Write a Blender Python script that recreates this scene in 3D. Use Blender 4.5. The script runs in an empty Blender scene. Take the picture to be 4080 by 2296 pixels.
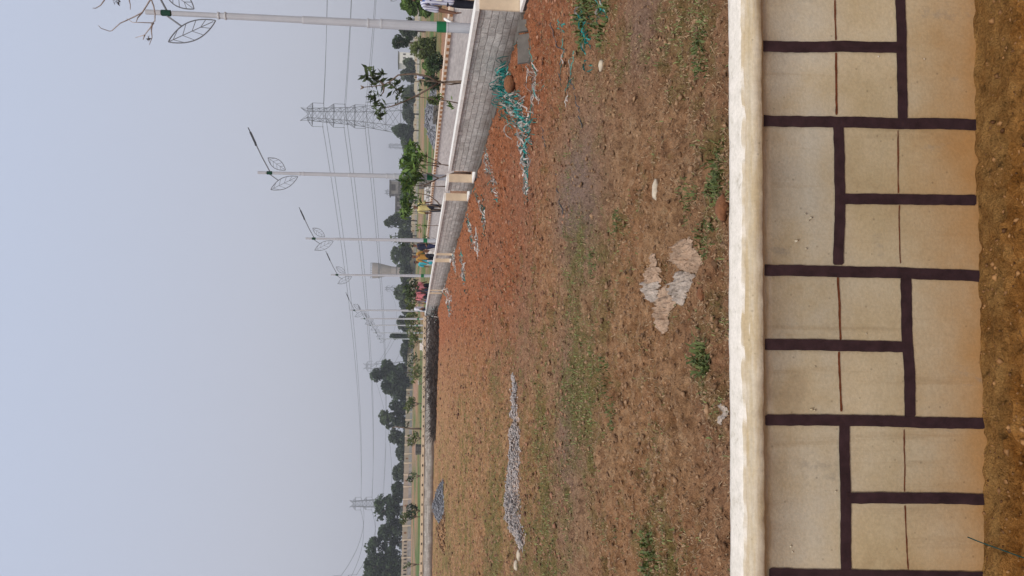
import bpy, math, random
import numpy as np
from mathutils import Vector, Matrix
random.seed(7)
RNG = np.random.default_rng(11)
sc = bpy.context.scene
COL = sc.collection
# ------------------------------------------------------------------ camera model
W, HH, F = 4080.0, 2296.0, 3140.0
CH = 1.55
PIT = math.atan((2040 - 1641) / F)
ROL = 0.015
FW = Vector((0, math.cos(PIT), -math.sin(PIT)))
DW = Vector((0, -math.sin(PIT), -math.cos(PIT)))
RW = Vector((1, 0, 0))
RI = RW * math.cos(ROL) - DW * math.sin(ROL)      # upright right
DI = RW * math.sin(ROL) + DW * math.cos(ROL)      # upright down
CAM = Vector((0, 0, CH))
def ray(y, v):
    return FW + RI * ((HH - y - HH / 2) / F) + DI * ((v - W / 2) / F)
def P(y, v, Y):
    d = ray(y, v); return CAM + d * (Y / d.y)
def G(y, v, z=0.0):
    d = ray(y, v); return CAM + d * ((z - CH) / d.z)
S = 0.31056
def Z(reg, zx, zy):   # a zoomed reading -> native (y, v)
    ox, oy = {1: (1400, 0), 2: (1400, 400), 3: (1400, 800), 4: (1300, 1200), 5: (1300, 1600), 6: (1300, 1846)}[reg]
    return (oy + S * zy, ox + S * zx)

# ------------------------------------------------------------------ tagging
def tag(o, label=None, cat=None, group=None, kind=None):
    if label: o['label'] = label
    if cat: o['category'] = cat
    if group: o['group'] = group
    if kind: o['kind'] = kind
    return o
def empty(name, loc, label, cat, group=None):
    o = bpy.data.objects.new(name, None); COL.objects.link(o); o.location = loc
    o.empty_display_size = 0.2
    return tag(o, label, cat, group)
def link(name, me, mat=None, parent=None, smooth=False):
    o = bpy.data.objects.new(name, me); COL.objects.link(o)
    if mat is not None:
        for m in (mat if isinstance(mat, (list, tuple)) else [mat]): me.materials.append(m)
    if smooth: me.polygons.foreach_set('use_smooth', [True] * len(me.polygons))
    if parent is not None:
        o.parent = parent
        o.matrix_parent_inverse = Matrix.Translation(-Vector(parent.location)) if parent.rotation_euler.z == 0 else parent.matrix_basis.inverted()
    return o
def npmesh(name, V, Fq):
    V = np.asarray(V, dtype=np.float32).reshape(-1, 3); Fq = np.asarray(Fq, dtype=np.int32)
    k = Fq.shape[1]; n = Fq.shape[0]
    me = bpy.data.meshes.new(name)
    me.vertices.add(len(V)); me.vertices.foreach_set('co', V.ravel())
    me.loops.add(n * k); me.loops.foreach_set('vertex_index', Fq.ravel())
    me.polygons.add(n); me.polygons.foreach_set('loop_start', np.arange(0, n * k, k, dtype=np.int32))
    me.polygons.foreach_set('loop_total', np.full(n, k, dtype=np.int32))
    me.update(calc_edges=True); return me

class MB:
    def __init__(s): s.v = []; s.f = []; s.m = []
    def add(s, vs, fs, mi=0):
        b = len(s.v); s.v += [tuple(p) for p in vs]
        for f in fs: s.f.append(tuple(b + i for i in f)); s.m.append(mi)
    def box(s, a, b, mi=0):
        x0, y0, z0 = a; x1, y1, z1 = b
        s.add([(x0,y0,z0),(x1,y0,z0),(x1,y1,z0),(x0,y1,z0),(x0,y0,z1),(x1,y0,z1),(x1,y1,z1),(x0,y1,z1)],
              [(0,3,2,1),(4,5,6,7),(0,1,5,4),(1,2,6,5),(2,3,7,6),(3,0,4,7)], mi)
    def bar(s, p, q, w, h=None, mi=0, up=None):
        h = h or w; p = Vector(p); q = Vector(q); d = (q - p)
        if d.length < 1e-6: return
        d.normalize(); u = Vector(up) if up else (Vector((0,0,1)) if abs(d.z) < .9 else Vector((0,1,0)))
        r = d.cross(u).normalized() * (w / 2); t = r.cross(d).normalized() * (h / 2)
        vs = [p-r-t, p+r-t, p+r+t, p-r+t, q-r-t, q+r-t, q+r+t, q-r+t]
        s.add(vs, [(0,1,2,3),(7,6,5,4),(4,5,1,0),(5,6,2,1),(6,7,3,2),(7,4,0,3)], mi)
    def tube(s, pts, rads, n=6, mi=0, cap=True):
        pts = [Vector(p) for p in pts]
        if not isinstance(rads, (list, tuple)): rads = [rads] * len(pts)
        rings = []; u = None
        for i, p in enumerate(pts):
            d = (pts[min(i+1, len(pts)-1)] - pts[max(i-1, 0)])
            d = d.normalized() if d.length > 1e-9 else Vector((0,0,1))
            if u is None: u = d.orthogonal().normalized()
            else:
                u = (u - d * u.dot(d)); u = u.normalized() if u.length > 1e-6 else d.orthogonal().normalized()
            w = d.cross(u)
            rings.append([p + (u * math.cos(2*math.pi*k/n) + w * math.sin(2*math.pi*k/n)) * rads[i] for k in range(n)])
        vs = [q for r in rings for q in r]; fs = []
        for i in range(len(pts)-1):
            for k in range(n):
                a = i*n+k; b = i*n+(k+1) % n; fs.append((a, b, b+n, a+n))
        if cap: fs.append(tuple(range(n-1, -1, -1))); fs.append(tuple(range((len(pts)-1)*n, len(pts)*n)))
        s.add(vs, fs, mi)
    def lathe(s, c, prof, n=16, mi=0):
        c = Vector(c); vs = []; fs = []
        for (r, z) in prof:
            for k in range(n):
                a = 2*math.pi*k/n; vs.append(c + Vector((r*math.cos(a), r*math.sin(a), z)))
        for i in range(len(prof)-1):
            for k in range(n):
                a = i*n+k; b = i*n+(k+1) % n; fs.append((a, b, b+n, a+n))
        fs.append(tuple(range((len(prof)-1)*n, len(prof)*n)))
        s.add(vs, fs, mi)
    def build(s, name, mat, parent=None, smooth=False):
        me = bpy.data.meshes.new(name); me.from_pydata(s.v, [], s.f); me.update()
        o = link(name, me, mat, parent, smooth)
        if isinstance(mat, (list, tuple)): me.polygons.foreach_set('material_index', s.m)
        return o

# ------------------------------------------------------------------ noise
def _hash(ix, iy, seed):
    h = (ix.astype(np.int64) * 374761393 + iy.astype(np.int64) * 668265263 + seed * 1442695041) & 0xffffffff
    h = ((h ^ (h >> 13)) * 1274126177) & 0xffffffff
    return (h ^ (h >> 16)) & 0xffffffff
def perlin(x, y, seed=0):
    x = np.asarray(x, dtype=np.float64); y = np.asarray(y, dtype=np.float64)
    ix = np.floor(x); iy = np.floor(y); fx = x-ix; fy = y-iy
    u = fx*fx*fx*(fx*(fx*6-15)+10); w = fy*fy*fy*(fy*(fy*6-15)+10)
    def g(dx, dy):
        a = _hash(ix+dx, iy+dy, seed) / 4294967296.0 * 2*np.pi
        return np.cos(a)*(fx-dx) + np.sin(a)*(fy-dy)
    return ((g(0,0)*(1-u)+g(1,0)*u)*(1-w) + (g(0,1)*(1-u)+g(1,1)*u)*w) * 1.5
def sstep(a, b, x):
    t = np.clip((x-a)/(b-a), 0, 1); return t*t*(3-2*t)

# ------------------------------------------------------------------ materials
def M(name):
    m = bpy.data.materials.new(name); m.use_nodes = True
    nt = m.node_tree; b = nt.nodes['Principled BSDF']; b.inputs['Roughness'].default_value = .85
    b.inputs['Specular IOR Level'].default_value = .25
    return m, nt, b
def N(nt, typ, **kw):
    n = nt.nodes.new(typ)
    for k, v in kw.items():
        if k in n.inputs.keys() if hasattr(n.inputs, 'keys') else False: n.inputs[k].default_value = v
        else: setattr(n, k, v)
    return n
def noise(nt, scale, detail=4, rough=.6, coord=None, stretch=None):
    n = nt.nodes.new('ShaderNodeTexNoise'); n.inputs['Scale'].default_value = scale
    n.inputs['Detail'].default_value = detail; n.inputs['Roughness'].default_value = rough
    c = coord or 'Object'
    tc = nt.nodes.new('ShaderNodeTexCoord'); src = tc.outputs[c]
    if stretch:
        mp = nt.nodes.new('ShaderNodeMapping'); mp.inputs['Scale'].default_value = stretch
        nt.links.new(src, mp.inputs['Vector']); src = mp.outputs['Vector']
    nt.links.new(src, n.inputs['Vector']); return n
def ramp(nt, src, stops):
    r = nt.nodes.new('ShaderNodeValToRGB'); e = r.color_ramp.elements
    while len(e) < len(stops): e.new(.5)
    for i, (p, c) in enumerate(stops):
        e[i].position = p; e[i].color = (c, c, c, 1) if not isinstance(c, (tuple, list)) else (*c, 1)
    nt.links.new(src, r.inputs['Fac']); return r.outputs['Color']
def mix(nt, fac, a, b, mode='MIX'):
    n = nt.nodes.new('ShaderNodeMix'); n.data_type = 'RGBA'; n.blend_type = mode; n.clamp_factor = True
    for val, idx in ((fac, 0), (a, 6), (b, 7)):
        if hasattr(val, 'is_output') or hasattr(val, 'links'): nt.links.new(val, n.inputs[idx])
        else: n.inputs[idx].default_value = val if idx == 0 else (*val, 1)
    return n.outputs[2]
def bump(nt, b, src, strength=.5, dist=.02):
    n = nt.nodes.new('ShaderNodeBump'); n.inputs['Strength'].default_value = strength; n.inputs['Distance'].default_value = dist
    nt.links.new(src, n.inputs['Height']); nt.links.new(n.outputs['Normal'], b.inputs['Normal']); return n
def simple(name, col, var=.25, scale=6, rough=.85, bmp=.2, bd=.01, metal=0, coord='Object', stretch=None):
    m, nt, b = M(name)
    n = noise(nt, scale, 5, .65, coord, stretch)
    c = ramp(nt, n.outputs['Fac'], [(.3, tuple(x*(1-var) for x in col)), (.7, tuple(min(1, x*(1+var)) for x in col))])
    nt.links.new(c, b.inputs['Base Color']); b.inputs['Roughness'].default_value = rough; b.inputs['Metallic'].default_value = metal
    if bmp: bump(nt, b, n.outputs['Fac'], bmp, bd)
    return m

def leafmat(name, c0, c1):
    m, nt, b = M(name)
    at = nt.nodes.new('ShaderNodeAttribute'); at.attribute_name = 'rnd'
    c = ramp(nt, at.outputs['Fac'], [(0, c0), (1, c1)])
    nt.links.new(c, b.inputs['Base Color']); b.inputs['Roughness'].default_value = .6
    b.inputs['Specular IOR Level'].default_value = .3
    tr = nt.nodes.new('ShaderNodeBsdfTranslucent'); nt.links.new(c, tr.inputs['Color'])
    ms = nt.nodes.new('ShaderNodeMixShader'); ms.inputs[0].default_value = .25
    nt.links.new(b.outputs[0], ms.inputs[1]); nt.links.new(tr.outputs[0], ms.inputs[2])
    nt.links.new(ms.outputs[0], nt.nodes['Material Output'].inputs['Surface'])
    return m

MT = {}
# --- ground
def ground_mat():
    m, nt, b = M('red_soil')
    def attr(n):
        a = nt.nodes.new('ShaderNodeAttribute'); a.attribute_name = n; return a.outputs['Fac']
    n1 = noise(nt, 9, 8, .72); n2 = noise(nt, 42, 6, .75); n3 = noise(nt, 1.6, 4, .6); n4 = noise(nt, 160, 3, .8)
    soil = ramp(nt, n1.outputs['Fac'], [(.28, (.12, .060, .030)), (.40, (.335, .175, .082)), (.54, (.50, .285, .145)), (.74, (.66, .43, .25))])
    red = ramp(nt, n1.outputs['Fac'], [(.28, (.13, .040, .016)), (.42, (.33, .118, .052)), (.56, (.45, .172, .082)), (.75, (.58, .27, .15))])
    c = mix(nt, attr('red'), soil, red)
    mauve = ramp(nt, n2.outputs['Fac'], [(.3, (.20, .128, .095)), (.7, (.46, .31, .235))])
    c = mix(nt, attr('mauve'), c, mauve)
    grn = ramp(nt, n2.outputs['Fac'], [(.3, (.062, .058, .014)), (.5, (.20, .175, .055)), (.75, (.38, .32, .125))])
    mulg = nt.nodes.new('ShaderNodeMath'); mulg.operation = 'MULTIPLY_ADD'
    nt.links.new(n2.outputs['Fac'], mulg.inputs[0]); mulg.inputs[1].default_value = 1.1
    sub = nt.nodes.new('ShaderNodeMath'); sub.operation = 'SUBTRACT'; nt.links.new(attr('green'), sub.inputs[0]); sub.inputs[1].default_value = .5
    nt.links.new(sub.outputs[0], mulg.inputs[2])
    gm = ramp(nt, mulg.outputs[0], [(.30, 0.0), (.95, .8)])
    c = mix(nt, gm, c, grn)
    lawn = ramp(nt, n3.outputs['Fac'], [(.3, (.065, .115, .028)), (.7, (.135, .20, .058))])
    c = mix(nt, attr('lawn'), c, lawn)
    och = ramp(nt, n1.outputs['Fac'], [(.28, (.07, .020, .004)), (.40, (.32, .125, .024)), (.55, (.55, .25, .065)), (.72, (.68, .38, .13))])
    c = mix(nt, attr('ochre'), c, och)
    c = mix(nt, attr('dust'), c, ramp(nt, n1.outputs['Fac'], [(.3, (.28, .12, .028)), (.6, (.48, .26, .085))])); n5 = noise(nt, 26, 5, .7); dark = mix(nt, 1.0, ramp(nt, n4.outputs['Fac'], [(.32, .55), (.5, 1.0), (.7, 1.25)]), ramp(nt, n5.outputs['Fac'], [(.30, .30), (.42, .86), (.6, 1.05), (.75, 1.25)]), 'MULTIPLY')
    c = mix(nt, 1.0, c, dark, 'MULTIPLY')
    nt.links.new(c, b.inputs['Base Color']); b.inputs['Roughness'].default_value = .95
    b.inputs['Specular IOR Level'].default_value = .1
    ad = nt.nodes.new('ShaderNodeMath'); ad.operation = 'ADD'
    nt.links.new(n1.outputs['Fac'], ad.inputs[0]); nt.links.new(n2.outputs['Fac'], ad.inputs[1])
    bump(nt, b, ad.outputs[0], 1.0, .05)
    return m
MT['ground'] = ground_mat()

def plaster_face():
    """near wall: cream plaster, grey scuffs above, mud splashes at the foot (object z)"""
    m, nt, b = M('cream_plaster')
    n1 = noise(nt, 3.2, 6, .6); n2 = noise(nt, 22, 6, .7); n3 = noise(nt, 120, 3, .6)
    n4 = noise(nt, 5, 5, .7, 'Object', (1, 1, 9))
    base = ramp(nt, n1.outputs['Fac'], [(.30, (.38, .275, .150)), (.42, (.48, .37, .215)), (.55, (.53, .42, .265)), (.70, (.56, .465, .32))])
    tc = nt.nodes.new('ShaderNodeTexCoord'); sx = nt.nodes.new('ShaderNodeSeparateXYZ'); nt.links.new(tc.outputs['Object'], sx.inputs[0])
    # grey washed upper panels
    up = nt.nodes.new('ShaderNodeMapRange'); up.inputs[1].default_value = .36; up.inputs[2].default_value = .48
    nt.links.new(sx.outputs['Z'], up.inputs[0])
    gm = mix(nt, 1.0, up.outputs[0], ramp(nt, n1.outputs['Fac'], [(.38, 0.25), (.62, 1.0)]), 'MULTIPLY')
    c = mix(nt, gm, base, (.50, .445, .35))
    ns_ = noise(nt, 2.2, 5, .7, 'Object', (9, 9, .5)); c = mix(nt, ramp(nt, ns_.outputs['Fac'], [(.56, 0.0), (.70, .45)]), c, (.33, .235, .13))
    nb_ = noise(nt, 1.1, 3, .5); c = mix(nt, 1.0, c, ramp(nt, nb_.outputs['Fac'], [(.36, .84), (.62, 1.08)]), 'MULTIPLY')
    # mud splash at foot, its height broken by noise
    sp = nt.nodes.new('ShaderNodeMath'); sp.operation = 'MULTIPLY_ADD'; nt.links.new(n1.outputs['Fac'], sp.inputs[0]); sp.inputs[1].default_value = .26
    nt.links.new(sx.outputs['Z'], sp.inputs[2])
    mud = nt.nodes.new('ShaderNodeMapRange'); mud.inputs[1].default_value = .42; mud.inputs[2].default_value = .10
    nt.links.new(sp.outputs[0], mud.inputs[0])
    mu = nt.nodes.new('ShaderNodeMath'); mu.operation = 'POWER'; nt.links.new(mud.outputs[0], mu.inputs[0]); mu.inputs[1].default_value = 1.35
    c = mix(nt, mu.outputs[0], c, (.42, .215, .075))
    # coping lip: yellow brown dirt streaks
    lip = nt.nodes.new('ShaderNodeMapRange'); lip.inputs[1].default_value = .600; lip.inputs[2].default_value = .615
    nt.links.new(sx.outputs['Z'], lip.inputs[0])
    lm = mix(nt, 1.0, lip.outputs[0], ramp(nt, n4.outputs['Fac'], [(.4, 0.15), (.6, 1.0)]), 'MULTIPLY')
    c = mix(nt, lip.outputs[0], c, (.56, .48, .37)); c = mix(nt, lm, c, (.47, .365, .225))
    # top of the coping: clean white wash
    geo = nt.nodes.new('ShaderNodeNewGeometry'); s2 = nt.nodes.new('ShaderNodeSeparateXYZ'); nt.links.new(geo.outputs['True Normal'], s2.inputs[0])
    tp = nt.nodes.new('ShaderNodeMapRange'); tp.inputs[1].default_value = .75; tp.inputs[2].default_value = .9; nt.links.new(s2.outputs['Z'], tp.inputs[0])
    c = mix(nt, tp.outputs[0], c, ramp(nt, n2.outputs['Fac'], [(.3, (.50, .44, .36)), (.42, (.66, .60, .52)), (.6, (.74, .67, .59))]))
    n7 = noise(nt, 7, 6, .75, 'Object', (1, 1, .6)); c = mix(nt, ramp(nt, n7.outputs['Fac'], [(.60, 0.0), (.72, .5)]), c, (.22, .20, .175))
    vor = nt.nodes.new('ShaderNodeTexVoronoi'); vor.inputs['Scale'].default_value = 26; nt.links.new(tc.outputs['Object'], vor.inputs['Vector'])
    pit = ramp(nt, vor.outputs['Distance'], [(.05, .72), (.10, 1.0)])
    c = mix(nt, 1.0, c, pit, 'MULTIPLY')
    c = mix(nt, 1.0, c, ramp(nt, n3.outputs['Fac'], [(.3, .9), (.7, 1.07)]), 'MULTIPLY')
    nt.links.new(c, b.inputs['Base Color']); b.inputs['Roughness'].default_value = .8
    ad = nt.nodes.new('ShaderNodeMath'); ad.operation = 'ADD'
    nt.links.new(n2.outputs['Fac'], ad.inputs[0]); nt.links.new(n3.outputs['Fac'], ad.inputs[1])
    bump(nt, b, ad.outputs[0], .16, .005)
    return m
MT['plaster'] = plaster_face()
MT['paint'] = simple('brown_black_paint', (.036, .018, .021), .35, 30, .55, .25, .003)
MT['crack'] = simple('rust_crack', (.13, .035, .012), .4, 60, .9, 0)

def masonry(name, c0, c1, mort, sx=1.0):
    m, nt, b = M(name)
    uv = nt.nodes.new('ShaderNodeUVMap'); uv.uv_map = 'UVMap'
    nz = nt.nodes.new('ShaderNodeTexNoise'); nz.inputs['Scale'].default_value = 3.5; nt.links.new(uv.outputs[0], nz.inputs['Vector'])
    mp = nt.nodes.new('ShaderNodeMix'); mp.data_type = 'VECTOR'; mp.inputs[0].default_value = .035
    nt.links.new(uv.outputs[0], mp.inputs[4]); nt.links.new(nz.outputs['Color'], mp.inputs[5])
    br = nt.nodes.new('ShaderNodeTexBrick'); nt.links.new(mp.outputs[1], br.inputs['Vector'])
    br.inputs['Scale'].default_value = 1.0; br.inputs['Brick Width'].default_value = .43*sx; br.inputs['Row Height'].default_value = .10
    br.inputs['Mortar Size'].default_value = .011; br.inputs['Mortar Smooth'].default_value = .5; br.inputs['Bias'].default_value = 0
    br.offset = .45; br.squash = .55; br.squash_frequency = 2
    br.inputs['Color1'].default_value = (*c0, 1); br.inputs['Color2'].default_value = (*c1, 1); br.inputs['Mortar'].default_value = (*mort, 1)
    n2 = noise(nt, 9, 6, .7); n3 = noise(nt, 2, 4, .6)
    c = mix(nt, 1.0, br.outputs['Color'], ramp(nt, n2.outputs['Fac'], [(.3, .75), (.7, 1.22)]), 'MULTIPLY')
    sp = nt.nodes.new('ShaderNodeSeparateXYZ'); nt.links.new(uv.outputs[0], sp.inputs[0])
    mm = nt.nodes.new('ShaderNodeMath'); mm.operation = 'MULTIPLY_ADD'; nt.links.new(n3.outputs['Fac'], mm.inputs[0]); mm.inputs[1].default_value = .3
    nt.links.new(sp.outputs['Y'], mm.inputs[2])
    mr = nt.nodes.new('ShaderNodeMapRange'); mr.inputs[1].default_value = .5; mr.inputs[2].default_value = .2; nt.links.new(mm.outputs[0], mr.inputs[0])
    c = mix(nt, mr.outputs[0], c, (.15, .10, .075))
    nt.links.new(c, b.inputs['Base Color'])
    ad = nt.nodes.new('ShaderNodeMath'); ad.operation = 'MULTIPLY_ADD'; nt.links.new(br.outputs['Fac'], ad.inputs[0]); ad.inputs[1].default_value = -.6
    nt.links.new(n2.outputs['Fac'], ad.inputs[2]); bump(nt, b, ad.outputs[0], .9, .03)
    return m
MT['masonry'] = masonry('grey_block_masonry', (.44, .415, .38), (.58, .55, .51), (.43, .40, .37))
MT['cream'] = simple('cream_paint', (.60, .47, .33), .12, 5)
MT['white'] = simple('white_wash', (.74, .70, .65), .12, 12)
MT['farwall'] = simple('far_cream_paint', (.60, .49, .36), .10, .6, bmp=0)
MT['farplinth'] = simple('far_plinth', (.50, .46, .42), .28, 1.2, bmp=0)
MT['streak'] = simple('streaked_plaster', (.66, .63, .61), .22, 2.2, coord='Object', stretch=(1.2, 1.2, 9))
MT['capor'] = simple('pale_orange_cap', (.70, .56, .44), .15, 4)
MT['terra'] = simple('terracotta', (.38, .18, .08), .2, 8)
MT['hole'] = simple('dark_recess', (.05, .04, .035), .2, 8, bmp=0)
MT['steel'] = simple('white_pole_paint', (.45, .46, .49), .06, 5, .45, .05)
MT['joint'] = simple('pole_joint', (.55, .56, .58), .06, 5, .5, 0)
MT['green'] = simple('green_band_paint', (.008, .14, .05), .15, 8, .5, 0)
MT['greendark'] = simple('dark_green_band_paint', (.006, .045, .025), .15, 8, .5, 0)
MT['arm'] = simple('grey_arm_metal', (.17, .18, .20), .1, 5, .5, 0)
MT['head'] = simple('lamp_housing', (.06, .065, .075), .1, 5, .4, 0)
MT['lattice'] = simple('galvanised_steel', (.13, .135, .145), .12, 1, .6, 0)
MT['wire'] = simple('aluminium_cable', (.16, .165, .18), .1, 1, .6, 0)
MT['conc'] = simple('grey_concrete', (.20, .18, .165), .2, 1.5)
MT['tank'] = simple('weathered_tank_concrete', (.36, .30, .27), .15, .4)
MT['concd'] = simple('dark_concrete', (.10, .09, .085), .2, 1.5)
MT['slab'] = simple('dark_slab', (.13, .115, .10), .2, 9)
MT['bark'] = simple('bark', (.16, .115, .085), .3, 14)
MT['barkg'] = simple('grey_branch', (.36, .31, .29), .25, 14)
MT['gravel'] = simple('grey_gravel', (.21, .21, .23), .45, 14, bmp=.8, bd=.05)
MT['leafdark'] = leafmat('foliage_dark', (.008, .018, .009), (.065, .105, .040))
MT['leafmid'] = leafmat('foliage_mid', (.014, .028, .011), (.095, .130, .048))
MT['leafblue'] = leafmat('foliage_grey', (.016, .030, .017), (.080, .105, .055))
MT['leafbright'] = leafmat('foliage_bright', (.025, .060, .012), (.17, .27, .06))
MT['leafolive'] = leafmat('foliage_olive', (.05, .075, .018), (.16, .19, .055))
MT['grass'] = leafmat('grass_blades', (.07, .10, .022), (.28, .32, .11))
MT['straw'] = leafmat('straw_litter', (.16, .09, .045), (.48, .33, .19))
MT['twig'] = leafmat('dry_twigs', (.035, .026, .022), (.13, .10, .085))
MT['clod'] = leafmat('soil_clods', (.14, .070, .032), (.46, .275, .15))
MT['crumb'] = leafmat('ochre_crumbs', (.10, .04, .012), (.50, .26, .10))
MT['clodred'] = leafmat('red_soil_clods', (.11, .045, .022), (.54, .27, .16))
MT['stone'] = leafmat('pale_gravel', (.24, .23, .235), (.68, .57, .51))
MT['teal'] = leafmat('teal_plastic', (.0, .06, .055), (.02, .36, .32))
MT['ribbon'] = leafmat('white_plastic', (.25, .22, .19), (.72, .66, .61))
MT['cloth'] = simple('tan_sheet', (.44, .305, .215), .35, 22, .8, 1.0, .03)
MT['clothw'] = simple('whitish_sheet', (.48, .40, .34), .3, 22, .8, 1.0, .03)
MT['pebble'] = simple('pale_stone', (.50, .42, .32), .2, 30)

# ------------------------------------------------------------------ world, sun, camera
w = bpy.data.worlds.new('World'); sc.world = w; w.use_nodes = True
nt = w.node_tree; bg = nt.nodes['Background']; out = nt.nodes['World Output']
sky = nt.nodes.new('ShaderNodeTexSky'); sky.sky_type = 'NISHITA'; sky.sun_disc = False
SUN_EL, SUN_AZ = math.radians(50), math.radians(203)      # azimuth clockwise from +Y
sky.sun_elevation = SUN_EL; sky.sun_rotation = SUN_AZ
sky.air_density = 1.2; sky.dust_density = 4.0; sky.ozone_density = 1.5
nt.links.new(sky.outputs[0], bg.inputs[0]); bg.inputs[1].default_value = .05
bg2 = nt.nodes.new('ShaderNodeBackground')
tcw = nt.nodes.new('ShaderNodeTexCoord'); sx = nt.nodes.new('ShaderNodeSeparateXYZ'); nt.links.new(tcw.outputs['Generated'], sx.inputs[0])
cr = ramp(nt, sx.outputs['Z'], [(0.0, (.54, .55, .615)), (.18, (.575, .60, .70)), (.46, (.59, .66, .83)), (.8, (.95, .98, 1.05))])
nt.links.new(cr, bg2.inputs[0]); bg2.inputs[1].default_value = 1.0
mx = nt.nodes.new('ShaderNodeMixShader'); mx.inputs[0].default_value = .88
nt.links.new(bg.outputs[0], mx.inputs[1]); nt.links.new(bg2.outputs[0], mx.inputs[2]); nt.links.new(mx.outputs[0], out.inputs['Surface'])
sun = bpy.data.lights.new('sun', 'SUN'); sun.energy = 2.3; sun.angle = math.radians(18); sun.color = (1, .95, .88)
so = bpy.data.objects.new('sun', sun); COL.objects.link(so)
sd = Vector((math.sin(SUN_AZ)*math.cos(SUN_EL), math.cos(SUN_AZ)*math.cos(SUN_EL), math.sin(SUN_EL)))
so.rotation_euler = sd.to_track_quat('Z', 'Y').to_euler()
cd = bpy.data.cameras.new('camera'); co = bpy.data.objects.new('camera', cd); COL.objects.link(co); sc.camera = co
cd.sensor_fit = 'HORIZONTAL'; cd.sensor_width = 36; cd.lens = 36 * F / W; cd.clip_start = .05; cd.clip_end = 9000
R3 = Matrix((DI, RI, -FW)).transposed(); co.matrix_world = Matrix.Translation(CAM) @ R3.to_4x4()
sc.view_settings.view_transform = 'Standard'; sc.view_settings.look = 'None'; sc.view_settings.exposure = 0; sc.view_settings.gamma = 1
sc.render.resolution_x = 1024; sc.render.resolution_y = 576

# ------------------------------------------------------------------ layout lines
SL = -0.148                                 # both path walls: x = a + SL*Y
A1, A2, AP = 5.40, 9.0, 6.3
def lx(a, Y): return a + SL * Y
DIRW = Vector((SL, 1, 0)).normalized(); NRM = Vector((DIRW.y, -DIRW.x, 0))   # NRM to the right
# near wall face
b0 = G(2296, 3930); b1 = G(0, 3886)
NWD = (b1 - b0).normalized(); NWN = Vector((NWD.y, -NWD.x, 0))               # towards camera
def onface(y, v, off=0.0):
    d = ray(y, v); t = (b0 + NWN*off - CAM).dot(NWN) / d.dot(NWN); return CAM + d * t

def terr(x, y):
    """large scale ground height beyond the field"""
    x = np.asarray(x, dtype=np.float64); y = np.asarray(y, dtype=np.float64)
    r = sstep(75, 170, y); th = x / np.maximum(y, 1)
    lat = 1 - sstep(-.12, .16, th)
    return r * (.12 + .83 * lat)
def terrz(x, y): return float(terr(x, y))

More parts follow.
